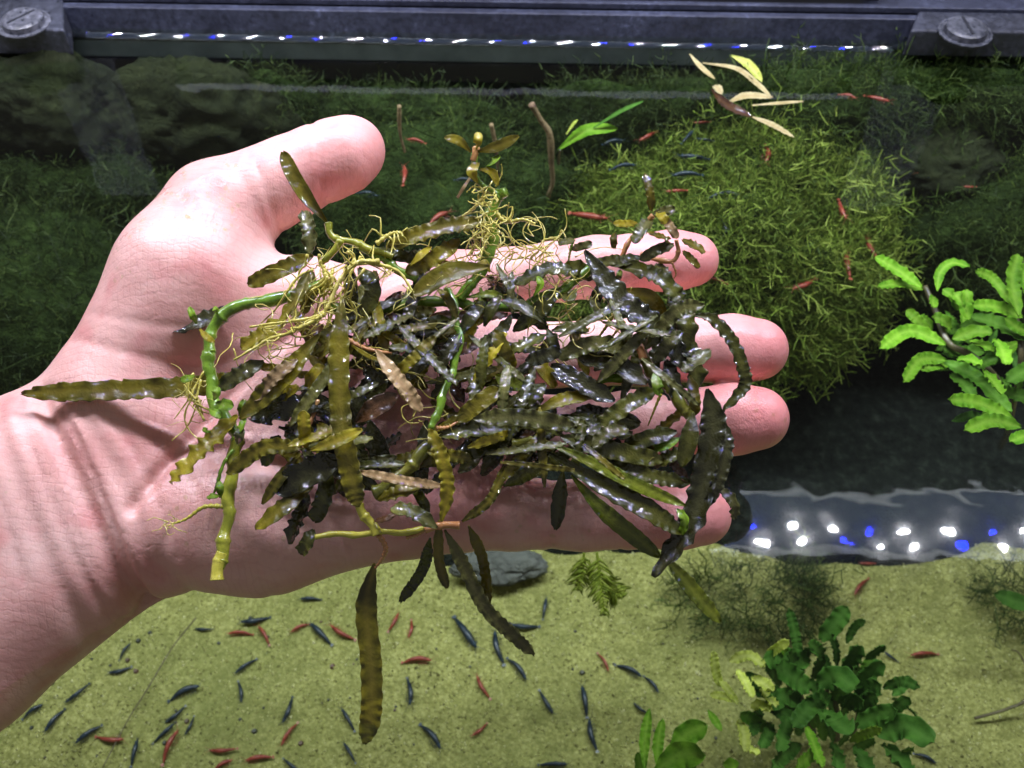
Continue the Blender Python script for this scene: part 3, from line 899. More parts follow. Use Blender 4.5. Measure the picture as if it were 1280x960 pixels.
def rhizome(parent, pts, rpx, mat, w0, w1=None, name='stem', knob=0.14):
    w1 = w0 if w1 is None else w1
    C = spline(pl(pts, w0, w1), 10 * len(pts))
    s = scale_at(C[0]); n = len(C)
    ln = np.concatenate([[0], np.cumsum(np.linalg.norm(np.diff(C, axis=0), axis=1))])
    kx = _rng.uniform(0, 6)
    r = [rpx * s * (0.92 + knob * 1.6 * max(0, math.sin(q * 6.283 / 0.55 + kx + 0.8 * math.sin(q * 2.3))) ** 8 + 0.09 * math.sin(q * 5 + kx) + 0.06 * math.sin(q * 13 + kx)) for q in ln]
    C = C + np.array([[0.03 * math.sin(q * 7 + kx), 0.03 * math.cos(q * 6.1 + kx), 0] for q in ln])
    V, F = tube(C, r, 10)
    return mesh_obj(name, V, F, mat, parent)
def root(parent, pts, rpx, mat, w0, w1=None, wig=0.0, name='root', fork=False):
    w1 = w0 if w1 is None else w1
    C = spline(pl(pts, w0, w1), 8 * len(pts)); s = scale_at(C[0]); n = len(C)
    for i in range(n):
        q = np.array([mnoise.noise(Vector((*(C[i] * 1.6),)) + Vector((k * 9.1, 0, 0))) for k in range(3)])
        C[i] = C[i] + q * wig
    r = [rpx * s * (1 - 0.6 * i / n) * (1 + 0.25 * math.sin(i * 1.9)) for i in range(n)]
    b = MB().add(*tube(C, r, 6))
    if fork:
        for k in range(fork):
            i = _rng.randint(2, n - 3); d = norm(np.array([_rng.gauss(0, 1), _rng.gauss(0, 1), _rng.gauss(0, 0.5)]))
            q = [C[i] + d * u * 0.16 + np.array([_rng.gauss(0, 0.05) for _ in range(3)]) * u for u in range(4)]
            b.add(*tube(spline(q, 7), [r[i] * 0.55 * (1 - j / 9) for j in range(7)], 5))
    return b.build(name, mat, parent)
def curl_roots(parent, cx, cy, sx, sy, n, w0, mat, rpx=1.3, length=1.6):
    for k in range(n):
        p = P(cx + _rng.uniform(-sx, sx), cy + _rng.uniform(-sy, sy), w0 + _rng.uniform(-0.3, 0.4))
        d = norm([_rng.gauss(0, 1), _rng.gauss(0, 1), _rng.gauss(0, 0.35)]); pts = [p]
        ax = norm([_rng.gauss(0, 0.4), _rng.gauss(0, 0.4), 1])
        turn = _rng.uniform(-0.5, 0.5)
        for i in range(12):
            d = norm(d + np.cross(ax, d) * turn + np.array([_rng.gauss(0, 0.18) for _ in range(3)]))
            p = p + d * length / 12; pts.append(p)
        s = scale_at(p); C = spline(pts, 20)
        V, F = tube(C, [0.75 * rpx * s * (1 - 0.5 * i / 20) * (1 + 0.3 * math.sin(i * 1.3 + k)) for i in range(20)], 5)
        mesh_obj('root', V, F, mat, parent)
def plant(px, py, w, label):
    o = empty('aquatic_plant', P(px, py, w))
    return tag(o, label, 'plant', 'plants held in the hand')

# --- 1: left plant with the thick green stem
p = plant(290, 560, 1.8, 'plant with thick bright green stem bent over the left of the palm')
rhizome(p, [(262, 440), (267, 408), (290, 386), (330, 376), (372, 368), (412, 352)], 8.6, M_RHIZ, 2.6, 2.9)
rhizome(p, [(300, 545), (278, 520), (265, 486), (261, 440)], 8.8, M_RHIZ, 2.5, 2.6)
rhizome(p, [(274, 712), (276, 694), (284, 655), (288, 600), (296, 548)], 8.8, M_STEMYG, 2.6, 2.5)
rhizome(p, [(271, 724), (274, 708), (277, 692)], 9.2, M_STEMY, 2.61, 2.62, knob=0.05, name='cut_stem_end')
root(p, [(280, 633), (258, 634), (238, 646), (214, 655)], 3.4, M_STEMY, 2.6, 2.4, 0.05)
curl_roots(p, 213, 655, 7, 4, 7, 2.5, M_ROOT, 1.0, 0.5)
for (a, b, w, c) in (((246, 404), (237, 384), 11, 'e'), ((272, 392), (268, 384), 9, 'e'), ((250, 412), (268, 428), 10, 'y'), ((243, 470), (226, 475), 13, 'e'), ((268, 500), (272, 484), 14, 'e'),
                     ((270, 505), (292, 508), 18, 'e'), ((262, 512), (276, 522), 14, 'e'), ((276, 622), (274, 602), 11, 'e'), ((276, 619), (259, 622), 11, 'e'), ((262, 540), (254, 536), 8, 'e'), ((300, 520), (305, 500), 14, 'e'),
                     ((290, 550), (308, 520), 12, 'e'), ((298, 555), (302, 535), 16, 'g')):
    L(p, [a, b], w, c, 2.8, 3.0, 0.3)
L(p, [(300, 388), (255, 400), (206, 411)], 27, 'k', 1.9, 1.75, 0.5)
L(p, [(318, 468), (250, 482), (140, 488), (27, 492)], 30, 'o', 2.2, 1.95, 0.75, cup=0.06, roll=0.1)
L(p, [(298, 520), (255, 560), (213, 604)], 29, 'y', 2.7, 2.6, 1.0)
L(p, [(400, 418), (355, 470), (300, 524)], 36, 'o', 3.3, 3.0, 0.3, roll=0.25)
L(p, [(330, 452), (300, 468), (274, 486)], 23, 'g', 2.7, 2.6, 0.8)
L(p, [(372, 450), (345, 470), (318, 500)], 18, 't', 3.35, 3.1, 0.9)
for k in range(9):
    root(p, [(255 + _rng.uniform(-8, 14), 500 + _rng.uniform(-40, 30)), (245 + _rng.uniform(-25, 15), 508 + _rng.uniform(-40, 40)), (240 + _rng.uniform(-30, 30), 520 + _rng.uniform(-40, 40))], 1.6, M_ROOT, 2.6, 2.4, 0.25, fork=2)
root(p, [(292, 565), (270, 600), (264, 616)], 2.2, M_RHIZ, 2.7, 2.5, 0.1); root(p, [(286, 575), (270, 605), (262, 625)], 1.8, M_RHIZ, 2.7, 2.4, 0.1)

# --- 2: top left node with fibrous roots
p = plant(415, 300, 2.5, 'plant with pale fibrous roots and one torn leaf pointing at the thumb')
rhizome(p, [(409, 279), (413, 290), (425, 300), (452, 306), (490, 322)], 5.0, M_STEMYG, 3.4, 3.3)
rhizome(p, [(425, 300), (413, 318), (402, 330)], 4.6, M_STEMYG, 3.4, 3.1); rhizome(p, [(448, 305), (480, 325), (520, 350)], 6, M_RHIZ, 3.3, 3.0)
L(p, [(409, 279), (386, 250), (367, 219), (354, 190)], 24, 'o', 3.4, 3.9, 0.1, roll=0.2, blunt=2.0, cup=0.2)
L(p, [(388, 318), (387, 290), (381, 264)], 22, 'g', 2.6, 2.5, 1.0, roll=0.4)
L(p, [(392, 320), (350, 338), (310, 356)], 25, 'o', 3.0, 2.8, 0.4)
L(p, [(388, 338), (372, 372), (350, 404)], 29, 'o', 3.3, 3.1, 0.35)
L(p, [(392, 340), (385, 372), (380, 392)], 16, 'o', 2.9, 2.8, 0.4)
L(p, [(356, 400), (330, 418), (302, 436)], 26, 'y', 3.0, 2.8, 0.7)
L(p, [(428, 372), (424, 440), (427, 530), (440, 600), (448, 634)], 31, 'o', 3.6, 3.3, 0.75, roll=-0.1, cup=0.05)
L(p, [(418, 408), (408, 430), (397, 446)], 30, 'o', 3.2, 3.0, 0.4)
L(p, [(448, 335), (466, 362), (454, 395)], 24, 'd', 3.2, 3.0, 0.4)
L(p, [(434, 330), (440, 365), (436, 395)], 18, 'k', 2.9, 2.6, 0.4)
L(p, [(476, 392), (479, 415), (476, 436)], 24, 'k', 2.7, 2.7, 0.4)
root(p, [(476, 325), (446, 328), (426, 352), (410, 385), (385, 398), (344, 404), (312, 409)], 3.4, M_ROOT, 3.7, 3.3, 0.08, fork=14)
root(p, [(408, 390), (365, 415), (330, 428), (292, 450)], 3.2, M_ROOT, 3.5, 3.1, 0.1, fork=8)
root(p, [(460, 325), (500, 340), (520, 372)], 3.0, M_ROOT, 3.6, 3.2, 0.08, fork=6)
root(p, [(470, 305), (488, 292), (500, 290), (504, 296)], 3.2, M_ROOT, 3.5, 3.6, 0.05, fork=8)
for k in range(16):
    x, y = _rng.uniform(385, 460), _rng.uniform(310, 350)
    root(p, [(x, y), (x - 15 + _rng.uniform(-20, 25), y + 30), (x - 25 + _rng.uniform(-40, 40), y + 60 + _rng.uniform(-10, 40))], 2.0, M_ROOT, 3.3, 2.7, 0.25, fork=3)
curl_roots(p, 420, 375, 50, 40, 22, 3.0, M_ROOT, 1.3, 1.6)
curl_roots(p, 340, 420, 50, 22, 16, 2.8, M_ROOT, 1.2, 1.4)

# --- 3: left rosette
p = plant(380, 562, 2.4, 'rosette of olive and black leaves low on the palm')
L(p, [(412, 501), (362, 508), (314, 522)], 36, 'k', 2.9, 2.7, 1.1, roll=0.1)
L(p, [(378, 560), (330, 560), (284, 592)], 23, 'o', 3.1, 2.9, 0.9)
L(p, [(383, 560), (380, 535), (379, 513)], 17, 'y', 3.1, 3.6, 0.4)
L(p, [(389, 563), (420, 552), (453, 537)], 23, 'y', 3.5, 3.8, 0.2, roll=0.0)
L(p, [(425, 572), (385, 592), (344, 612)], 42, 'k', 3.0, 2.8, 0.9)
L(p, [(392, 608), (355, 635), (320, 662)], 30, 'o', 2.7, 2.6, 0.3)
L(p, [(376, 567), (350, 598), (328, 630)], 17, 'o', 2.9, 2.7, 0.3)
L(p, [(386, 618), (374, 645), (361, 680)], 23, 'k', 2.4, 2.3, 0.9)
L(p, [(413, 590), (404, 625), (393, 652)], 25, 'd', 2.6, 2.4, 0.9)
L(p, [(392, 662), (384, 678), (375, 692)], 18, 'd', 2.4, 2.3, 0.8)
L(p, [(350, 545), (340, 560), (330, 582)], 20, 'd', 2.5, 2.3, 0.4)
L(p, [(398, 530), (408, 545), (412, 562)], 18, 'y', 2.8, 2.8, 0.6)
L(p, [(360, 530), (372, 545), (380, 560)], 30, 'd', 2.5, 2.6, 0.4)
L(p, [(384, 484), (394, 470), (406, 458)], 23, 'y', 2.9, 3.0, 0.4)
L(p, [(352, 500), (362, 490), (372, 482)], 16, 'y', 2.9, 3.0, 0.4)
root(p, [(398, 500), (384, 540), (378, 562)], 3, M_STEMR, 2.9, 3.0)

# --- 4: top centre sprig
p = plant(615, 300, 2.2, 'upright green sprig with a small rosette above the fingers')
rhizome(p, [(634, 240), (620, 248), (613, 268), (616, 292), (610, 322), (592, 352), (575, 372)], 8, M_RHIZ, 3.6, 2.8)
rhizome(p, [(592, 192), (592, 212), (604, 232), (620, 244)], 4, M_RHIZ, 3.9, 3.6); rhizome(p, [(594, 184), (591, 200)], 4, M_STEMR, 4.0, 3.9)
L(p, [(588, 190), (573, 176), (556, 172)], 14, 'o', 4.0, 4.2, 0.1); L(p, [(596, 187), (598, 166)], 13, 'y', 4.0, 4.3, 0.1, blunt=2)
L(p, [(598, 190), (622, 183), (648, 170)], 17, 'o', 4.0, 4.2, 0.15); L(p, [(608, 210), (625, 195)], 15, 'e', 3.8, 4.1, 0.1)
L(p, [(596, 228), (590, 214), (598, 204)], 16, 'y', 3.8, 3.9, 0.3); L(p, [(600, 212), (615, 216), (622, 232)], 13, 'y', 3.8, 3.8, 0.2)
L(p, [(588, 222), (580, 234), (572, 247)], 5, 't', 3.8, 3.6, 0.1); root(p, [(604, 246), (590, 260), (574, 272)], 2.6, M_ROOT, 3.6, 3.4, 0.05)
root(p, [(620, 262), (632, 277), (652, 276), (668, 280)], 3.6, M_ROOT, 3.4, 3.4, 0.06, fork=5); root(p, [(632, 278), (640, 270), (641, 262)], 2, M_ROOT, 3.4, 3.6)
curl_roots(p, 606, 262, 14, 30, 40, 3.55, M_ROOT, 1.6, 0.6)
curl_roots(p, 600, 308, 16, 20, 22, 3.3, M_ROOT, 1.6, 0.7)
L(p, [(608, 277), (548, 286), (482, 309)], 25, 'o', 3.5, 3.3, 0.8, roll=0.1); L(p, [(575, 300), (545, 322), (508, 342)], 24, 'o', 3.3, 3.2, 0.7)
L(p, [(612, 334), (560, 342), (515, 370)], 36, 'o', 3.6, 3.4, 0.15, roll=0.0, cup=0.1); L(p, [(514, 332), (526, 320), (539, 309)], 15, 'y', 3.3, 3.4, 0.1)
L(p, [(470, 312), (510, 322), (535, 318)], 20, 'd', 3.0, 3.0, 0.4); L(p, [(620, 330), (632, 352), (640, 372), (637, 386)], 10, 'g', 3.2, 2.9, 0.9)
for k in range(7):
    a = _rng.uniform(-0.5, 1.0); ln = _rng.uniform(22, 38)
    root(p, [(606 + k * 1.5, 350), (606 + ln * 0.5 * math.cos(a), 352 + ln * 0.5 * math.sin(a)), (608 + ln * math.cos(a) + 4, 352 + ln * math.sin(a))], 0.9, M_ROOTR, 2.4, 1.9, 0.25, fork=4)
L(p, [(560, 350), (550, 338), (562, 328)], 12, 'y', 3.2, 3.3, 0.5); L(p, [(590, 338), (605, 328), (612, 340)], 10, 'y', 3.3, 3.3, 0.3)

# --- 5: central plant
p = plant(580, 440, 2.0, 'dark leaved plant with a green creeping stem in the middle of the tangle')
rhizome(p, [(410, 384), (445, 394), (482, 386), (520, 378), (560, 376), (600, 384), (650, 382), (690, 368), (722, 350), (736, 336)], 7.5, M_RHIZ, 2.5, 2.7)
rhizome(p, [(540, 536), (552, 500), (566, 462), (574, 420), (566, 380), (560, 362)], 5.5, M_RHIZ, 3.3, 2.9)
for (pts, w, c, h0, h1, wv) in (
    ([(574, 418), (588, 398), (605, 377)], 23, 'd', 3.0, 3.1, .2), ([(606, 408), (614, 388), (626, 370)], 21, 'd', 3.0, 3.2, .2),
    ([(680, 404), (652, 384), (627, 377)], 25, 'd', 3.2, 3.3, .3), ([(702, 360), (675, 386), (641, 414)], 27, 'd', 2.9, 2.8, .3),
    ([(715, 337), (682, 338), (644, 356)], 23, 'd', 3.0, 2.9, .5), ([(690, 414), (712, 410), (736, 414)], 19, 'd', 3.0, 3.0, .3),
    ([(607, 420), (603, 455), (602, 488)], 19, 'd', 3.3, 3.1, .3), ([(617, 413), (630, 436), (642, 462)], 21, 'o', 3.2, 3.0, .4),
    ([(560, 402), (540, 412), (520, 410), (492, 412)], 24, 'k', 2.7, 2.6, .3), ([(568, 402), (545, 404), (527, 414)], 26, 'd', 2.6, 2.5, .3),
    ([(486, 434), (512, 436), (542, 440)], 13, 'g', 3.2, 3.1, .8), ([(576, 418), (562, 440), (545, 465)], 22, 'k', 3.1, 3.0, .7),
    ([(536, 440), (520, 452), (506, 466)], 36, 'k', 2.7, 2.6, .8), ([(636, 440), (658, 430), (682, 419)], 21, 'd', 3.0, 3.1, .6),
    ([(657, 452), (678, 446), (700, 438)], 21, 'k', 3.1, 3.1, .6), ([(684, 412), (690, 425), (697, 440)], 17, 'd', 2.9, 2.8, .2),
    ([(668, 448), (680, 464), (694, 484)], 23, 'y', 2.8, 2.6, .4), ([(682, 480), (660, 500), (640, 520)], 23, 'd', 2.9, 2.8, .5),
    ([(668, 516), (705, 500), (748, 494)], 24, 'o', 2.7, 2.7, .2), ([(470, 438), (492, 468), (510, 490), (526, 515)], 21, 't', 3.6, 3.4, .7),
    ([(445, 528), (468, 510), (497, 494)], 32, 'b', 3.2, 3.3, .2), ([(462, 525), (472, 558), (484, 592)], 36, 'k', 2.8, 2.5, .2),
    ([(592, 524), (650, 522), (718, 532)], 26, 'g', 3.5, 3.4, .8), ([(571, 528), (598, 505), (624, 486)], 25, 'o', 3.2, 3.3, .4),
    ([(548, 545), (595, 538), (645, 542)], 26, 'd', 3.1, 3.0, .6), ([(566, 580), (600, 560), (640, 545)], 27, 'd', 2.8, 2.8, .2),
    ([(634, 556), (618, 574), (602, 594)], 27, 'k', 2.6, 2.4, .3), ([(668, 550), (656, 566), (642, 582)], 23, 'k', 2.5, 2.3, .3),
    ([(440, 484), (448, 508), (452, 532)], 36, 'k', 2.8, 2.6, .3), ([(456, 460), (468, 468), (482, 476)], 30, 'k', 2.7, 2.6, .3),
    ([(508, 400), (490, 398), (470, 402)], 18, 'b', 2.6, 2.6, .3), ([(585, 470), (560, 478), (540, 500)], 24, 'k', 2.5, 2.4, .3),
    ([(620, 470), (640, 480), (655, 478)], 20, 'l', 2.7, 2.7, .4), ([(560, 440), (580, 436), (600, 428)], 18, 'b', 2.8, 2.8, .3),
    ([(480, 452), (462, 446), (440, 432)], 7, 'y', 3.2, 3.3, .2), ([(545, 360), (560, 374), (572, 400)], 14, 'o', 3.1, 3.1, .3),
    ([(640, 396), (620, 420), (600, 430)], 16, 'g', 3.0, 3.0, .5), ([(600, 360), (604, 378), (598, 396)], 14, 'l', 2.9, 2.9, .3), ([(668, 370), (676, 356), (672, 346)], 11, 'e', 3.0, 3.2, .2),
    ([(584, 372), (612, 368), (630, 372)], 13, 'l', 2.9, 3.0, .3), ([(640, 340), (638, 365), (640, 392)], 11, 'g', 3.1, 3.0, .9)):
    L(p, pts, w, c, h0, h1, wv)
root(p, [(430, 422), (455, 435), (490, 442)], 4, M_STEMR, 3.2, 3.1); root(p, [(545, 535), (560, 534), (574, 526)], 3, M_STEMR, 3.2, 3.2)
rhizome(p, [(466, 618), (490, 602), (512, 584), (536, 556)], 9, M_STEMO, 2.7, 2.8)
L(p, [(528, 606), (500, 615), (472, 624)], 22, 'o', 2.9, 2.8, 0.6)
curl_roots(p, 660, 310, 34, 18, 30, 2.6, M_ROOT, 1.3, 1.6); curl_roots(p, 640, 340, 40, 20, 16, 2.2, M_ROOTR, 0.9, 1.3)
curl_roots(p, 690, 340, 30, 20, 16, 2.6, M_ROOT, 1.1, 1.3); curl_roots(p, 560, 470, 60, 60, 26, 2.6, M_ROOT, 1.0, 1.5); curl_roots(p, 560, 350, 60, 25, 22, 2.7, M_ROOT, 1.4, 1.6)
curl_roots(p, 700, 430, 30, 40, 14, 2.5, M_ROOT, 1.2, 1.3); curl_roots(p, 470, 440, 40, 40, 14, 2.6, M_ROOT, 1.2, 1.4)

# --- 6: small sprig over the index finger
p = plant(800, 320, 1.9, 'small reddish stemmed sprig lying on the index fingertip')
rhizome(p, [(770, 332), (786, 304), (802, 284), (818, 268)], 3.4, M_STEMR, 2.6, 3.4); rhizome(p, [(846, 299), (849, 314), (840, 327), (824, 324), (800, 318)], 3.2, M_STEMR, 2.9, 2.4); root(p, [(840, 328), (845, 342), (840, 352)], 1.6, M_STEMR, 2.7, 2.4)
for (a, b, w, c, h) in (((814, 264), (806, 217), 12, 'o', 3.5), ((796, 279), (767, 279), 10, 'y', 3.2), ((814, 273), (792, 304), 17, 'g', 3.3), ((818, 266), (843, 261), 13, 'g', 3.4), ((828, 270), (847, 298), 12, 't', 3.3),
                        ((822, 266), (834, 278), 13, 'y', 3.5), ((811, 291), (831, 297), 9, 'y', 3.1), ((768, 310), (768, 292), 10, 'o', 3.0), ((853, 300), (881, 316), 14, 'o', 2.9), ((854, 314), (874, 335), 10, 'o', 2.8), ((842, 306), (800, 325), 15, 'g', 2.9), ((836, 304), (834, 296), 9, 'o', 3.0),
                        ((800, 322), (760, 330), 18, 'd', 2.6), ((778, 322), (742, 330), 14, 'g', 2.7), ((718, 300), (698, 305), 11, 'g', 2.6), ((715, 312), (740, 304), 11, 'g', 2.6), ((772, 352), (776, 338), 8, 'l', 2.8), ((822, 330), (835, 352), 20, 'd', 2.4)):
    L(p, [a, b], w, c, h, h + 0.2, 0.5)
root(p, [(716, 302), (712, 318), (710, 332)], 2.2, M_RHIZ, 2.6, 2.5)
root(p, [(680, 300), (698, 296), (702, 288), (708, 298)], 1.8, M_ROOT, 2.6, 2.8)

# --- 7: right plant with black rippled leaves
p = plant(840, 500, 2.0, 'plant with long black rippled leaves lying across the finger ends')
rhizome(p, [(796, 436), (806, 452), (824, 474), (848, 498), (862, 522)], 8, M_STEMO, 2.7, 2.6); rhizome(p, [(794, 430), (804, 448)], 6, M_STEMR, 2.8, 2.75)
for (pts, w, c, h0, h1, wv) in (
    ([(730, 314), (774, 374), (821, 412), (862, 466)], 37, 'k', 3.0, 2.7, .7), ([(767, 331), (811, 341), (838, 360), (856, 384)], 25, 'd', 2.8, 2.8, .9),
    ([(776, 362), (812, 372), (832, 398)], 24, 'o', 2.6, 2.4, .1), ([(880, 381), (844, 390), (806, 436)], 22, 'g', 3.2, 3.0, .7),
    ([(868, 394), (892, 400), (916, 428), (929, 462), (930, 484), (904, 514)], 17, 'd', 2.9, 2.5, 1.2), ([(852, 416), (836, 428), (820, 452)], 20, 'g', 3.1, 3.0, .7),
    ([(888, 438), (870, 452), (852, 464)], 22, 'g', 3.0, 3.0, .6), ([(884, 486), (892, 530), (882, 590), (866, 650), (818, 722)], 38, 'k', 3.0, 2.2, .7),
    ([(906, 528), (908, 560), (898, 600), (882, 634)], 20, 'k', 2.9, 2.6, 1.0), ([(866, 516), (862, 548), (852, 584)], 30, 'd', 3.0, 2.8, .2),
    ([(808, 481), (770, 456), (722, 446)], 33, 'k', 2.9, 2.7, .4), ([(796, 442), (745, 430), (696, 447)], 25, 'g', 3.0, 2.8, .9),
    ([(768, 502), (728, 480), (688, 458)], 29, 'k', 2.8, 2.7, .4), ([(822, 487), (782, 508), (742, 542)], 25, 'd', 2.8, 2.7, .7),
    ([(856, 420), (866, 450), (872, 486)], 30, 'd', 2.6, 2.5, .9), ([(850, 385), (858, 410), (852, 440)], 30, 'd', 2.8, 2.7, .9),
    ([(836, 372), (846, 392), (842, 412)], 22, 'd', 2.6, 2.5, .9), ([(818, 466), (822, 484), (825, 492)], 15, 'e', 3.0, 2.9, .5),
    ([(832, 450), (842, 478), (846, 500)], 22, 'k', 2.7, 2.6, .6), ([(862, 470), (868, 500), (866, 520)], 16, 'o', 2.7, 2.6, .4),
    ([(900, 610), (916, 628), (918, 648)], 15, 'g', 2.2, 2.0, .9), ([(846, 540), (810, 548), (780, 560)], 24, 'd', 2.6, 2.4, .5),
    ([(850, 548), (832, 556), (812, 562)], 18, 'e', 2.5, 2.4, .2), ([(760, 352), (748, 366), (740, 384)], 20, 'k', 2.5, 2.4, .3),
    ([(720, 362), (712, 372), (702, 368)], 18, 'd', 2.8, 2.8, .2), ([(738, 372), (748, 388), (752, 398)], 12, 'g', 2.7, 2.5, .4),
    ([(806, 400), (826, 412), (848, 432)], 14, 'k', 2.7, 2.7, .6), ([(700, 340), (722, 336), (742, 348)], 24, 'd', 2.7, 2.6, .6)):
    L(p, pts, w, c, h0, h1, wv)
L(p, [(735, 484), (760, 474), (790, 478)], 10, 'e', 2.5, 2.5, 0.3); L(p, [(740, 480), (770, 470), (792, 474)], 8, 'e', 2.6, 2.6, 0.2)
root(p, [(826, 492), (818, 512), (810, 532)], 2.2, M_STEMY, 2.7, 2.3); root(p, [(768, 392), (758, 408), (748, 422)], 3, M_STEMY, 2.4, 2.0); root(p, [(780, 402), (766, 420)], 3, M_STEMY, 2.4, 2.0)
curl_roots(p, 740, 390, 20, 20, 10, 2.6, M_ROOT, 1.2, 1.0)

# --- 8: lower right green straps
p = plant(700, 560, 1.9, 'bunch of long dark green strap leaves crossing the little finger')
for (pts, w, c, h0, h1, wv) in (
    ([(680, 552), (740, 578), (800, 608), (857, 632)], 22, 'l', 3.0, 2.6, .3), ([(684, 566), (750, 606), (812, 640), (854, 668)], 36, 'd', 2.9, 2.4, .3),
    ([(714, 594), (750, 634), (790, 668), (826, 696)], 28, 'l', 2.3, 2.0, .2), ([(826, 690), (864, 736), (900, 778)], 26, 'l', 1.9, 1.4, .3),
    ([(704, 588), (700, 622), (695, 662)], 25, 'd', 2.6, 2.0, .3), ([(700, 546), (760, 562), (828, 576)], 27, 'd', 2.8, 2.5, .5),
    ([(758, 574), (808, 594), (862, 604)], 22, 'd', 2.5, 2.3, .8), ([(690, 530), (740, 538), (790, 544)], 24, 'd', 2.7, 2.6, .4),
    ([(740, 560), (760, 542), (784, 536)], 22, 'g', 2.9, 2.8, .8), ([(690, 520), (740, 524), (800, 530)], 16, 'd', 2.6, 2.5, .3),
    ([(846, 636), (856, 650), (852, 668)], 11, 'e', 2.6, 2.4, .9), ([(720, 512), (752, 520), (800, 530)], 26, 'k', 2.4, 2.3, .4)):
    L(p, pts, w, c, h0, h1, wv, blunt=0.9)
rhizome(p, [(640, 556), (665, 552), (692, 562)], 7, M_STEMO, 2.6, 2.8)

# --- 9: hanging sprig below the palm
p = plant(530, 662, 1.9, 'yellow stemmed sprig with narrow leaves hanging below the palm edge')
rhizome(p, [(395, 670), (432, 668), (474, 666), (512, 664), (536, 660)], 4.2, M_STEMY, 2.6, 2.7, knob=0.1); rhizome(p, [(449, 628), (458, 648), (472, 668)], 7, M_STEMY, 2.8, 2.65)
rhizome(p, [(532, 662), (552, 658), (574, 656)], 5, M_STEMR, 2.75, 2.75)
root(p, [(437, 625), (448, 634), (456, 646)], 2.4, M_STEMY, 2.7, 2.7); root(p, [(508, 672), (522, 668), (534, 662)], 3, M_STEMR, 2.6, 2.7)
root(p, [(473, 668), (482, 684), (478, 698), (469, 710)], 4.0, M_STEMR, 2.5, 2.0)
L(p, [(468, 704), (458, 760), (464, 830), (464, 890), (456, 930)], 31, 'o', 2.0, 0.9, 0.5, roll=0.1, cup=0.05, arch=0.0)
L(p, [(556, 662), (578, 703), (606, 758), (640, 792), (668, 818)], 19, 'g', 2.7, 1.2, 1.0, arch=0.0); L(p, [(586, 657), (604, 700), (612, 756)], 15, 'o', 2.7, 1.6, 0.5, arch=0.0)
L(p, [(549, 650), (549, 700), (559, 735)], 14, 'o', 2.8, 1.8, 0.4, arch=0.0); L(p, [(538, 672), (528, 712), (500, 752)], 15, 'k', 2.2, 0.05, 0.9, arch=0.0)
L(p, [(552, 652), (560, 610), (552, 570), (537, 536)], 21, 'y', 3.0, 3.5, 1.0, roll=0.3); L(p, [(546, 660), (515, 640), (488, 637)], 22, 'g', 2.9, 3.1, 0.6)
L(p, [(578, 652), (612, 625), (632, 582)], 13, 'o', 2.8, 3.0, 0.6); L(p, [(536, 650), (530, 628), (516, 608)], 17, 'd', 2.7, 2.7, 0.3)
L(p, [(556, 608), (510, 602), (450, 590)], 13, 't', 3.0, 3.1, 0.7); L(p, [(500, 640), (484, 648), (468, 652)], 10, 'b', 2.8, 2.8, 0.3)

# --- 10: under layer that closes the tangle
p = plant(600, 500, 1.4, 'crushed dark leaves pressed against the palm under the tangle')
_poly = [(345, 450), (400, 385), (460, 370), (600, 372), (740, 385), (820, 410), (858, 500), (850, 580), (700, 590), (560, 590), (430, 600), (340, 590)]
def _inside(x, y):
    c = False
    for (x0, y0), (x1, y1) in zip(_poly, _poly[1:] + _poly[:1]):
        if (y0 > y) != (y1 > y) and x < (x1 - x0) * (y - y0) / (y1 - y0) + x0: c = not c
    return c
_gaps = [(488, 522, 14), (512, 500, 12), (690, 470, 10), (770, 470, 14), (805, 515, 18), (650, 420, 8), (520, 545, 10), (740, 420, 12)]
_k = 0
while _k < 150:
    x, y = _rng.uniform(340, 860), _rng.uniform(372, 600)
    if not _inside(x, y): continue
    a = _rng.gauss(-0.25, 0.8); ln = _rng.uniform(55, 105)
    q = [(x - ln * math.cos(a) / 2, y - ln * math.sin(a) / 2), (x, y), (x + ln * math.cos(a) / 2, y + ln * math.sin(a) / 2)]
    if any(math.hypot(px - gx, py - gy) < gr + 8 for gx, gy, gr in _gaps for px, py in q): continue
    h0 = _rng.uniform(1.5, 2.3) if _k < 85 else _rng.uniform(2.4, 3.3)
    L(p, q, _rng.uniform(13, 22) if _k < 85 else _rng.uniform(8, 17), _rng.choice('kkdddoogb' if _k < 85 else 'kddggooy'), h0, h0 + _rng.uniform(-0.2, 0.3), _rng.choice((0.4, 0.7, 0.9))); _k += 1
# ------------------------------------------------------------------ moss, rocks and wood under water
def fast_mesh(name, V, F3, mat, parent=None, loc=None, smooth=False):
    V = np.asarray(V, np.float32); F3 = np.asarray(F3, np.int32)
    base = np.array(parent['_org']) if parent is not None else (np.array(loc) if loc is not None else np.zeros(3))
    me = bpy.data.meshes.new(name)
    k = F3.shape[1]
    me.vertices.add(len(V)); me.vertices.foreach_set('co', ((V - base) * CM).astype(np.float32).ravel())
    me.loops.add(F3.size); me.loops.foreach_set('vertex_index', F3.ravel())
    me.polygons.add(len(F3)); me.polygons.foreach_set('loop_start', np.arange(0, F3.size, k, dtype=np.int32))
    if smooth: me.polygons.foreach_set('use_smooth', np.ones(len(F3), bool))
    me.materials.append(mat); me.update(calc_edges=True); me.validate()
    o = bpy.data.objects.new(name, me); COL.objects.link(o)
    o['_org'] = [float(x) for x in base]
    if parent is not None: o.parent = parent
    else: o.location = Vector(base * CM)
    return o

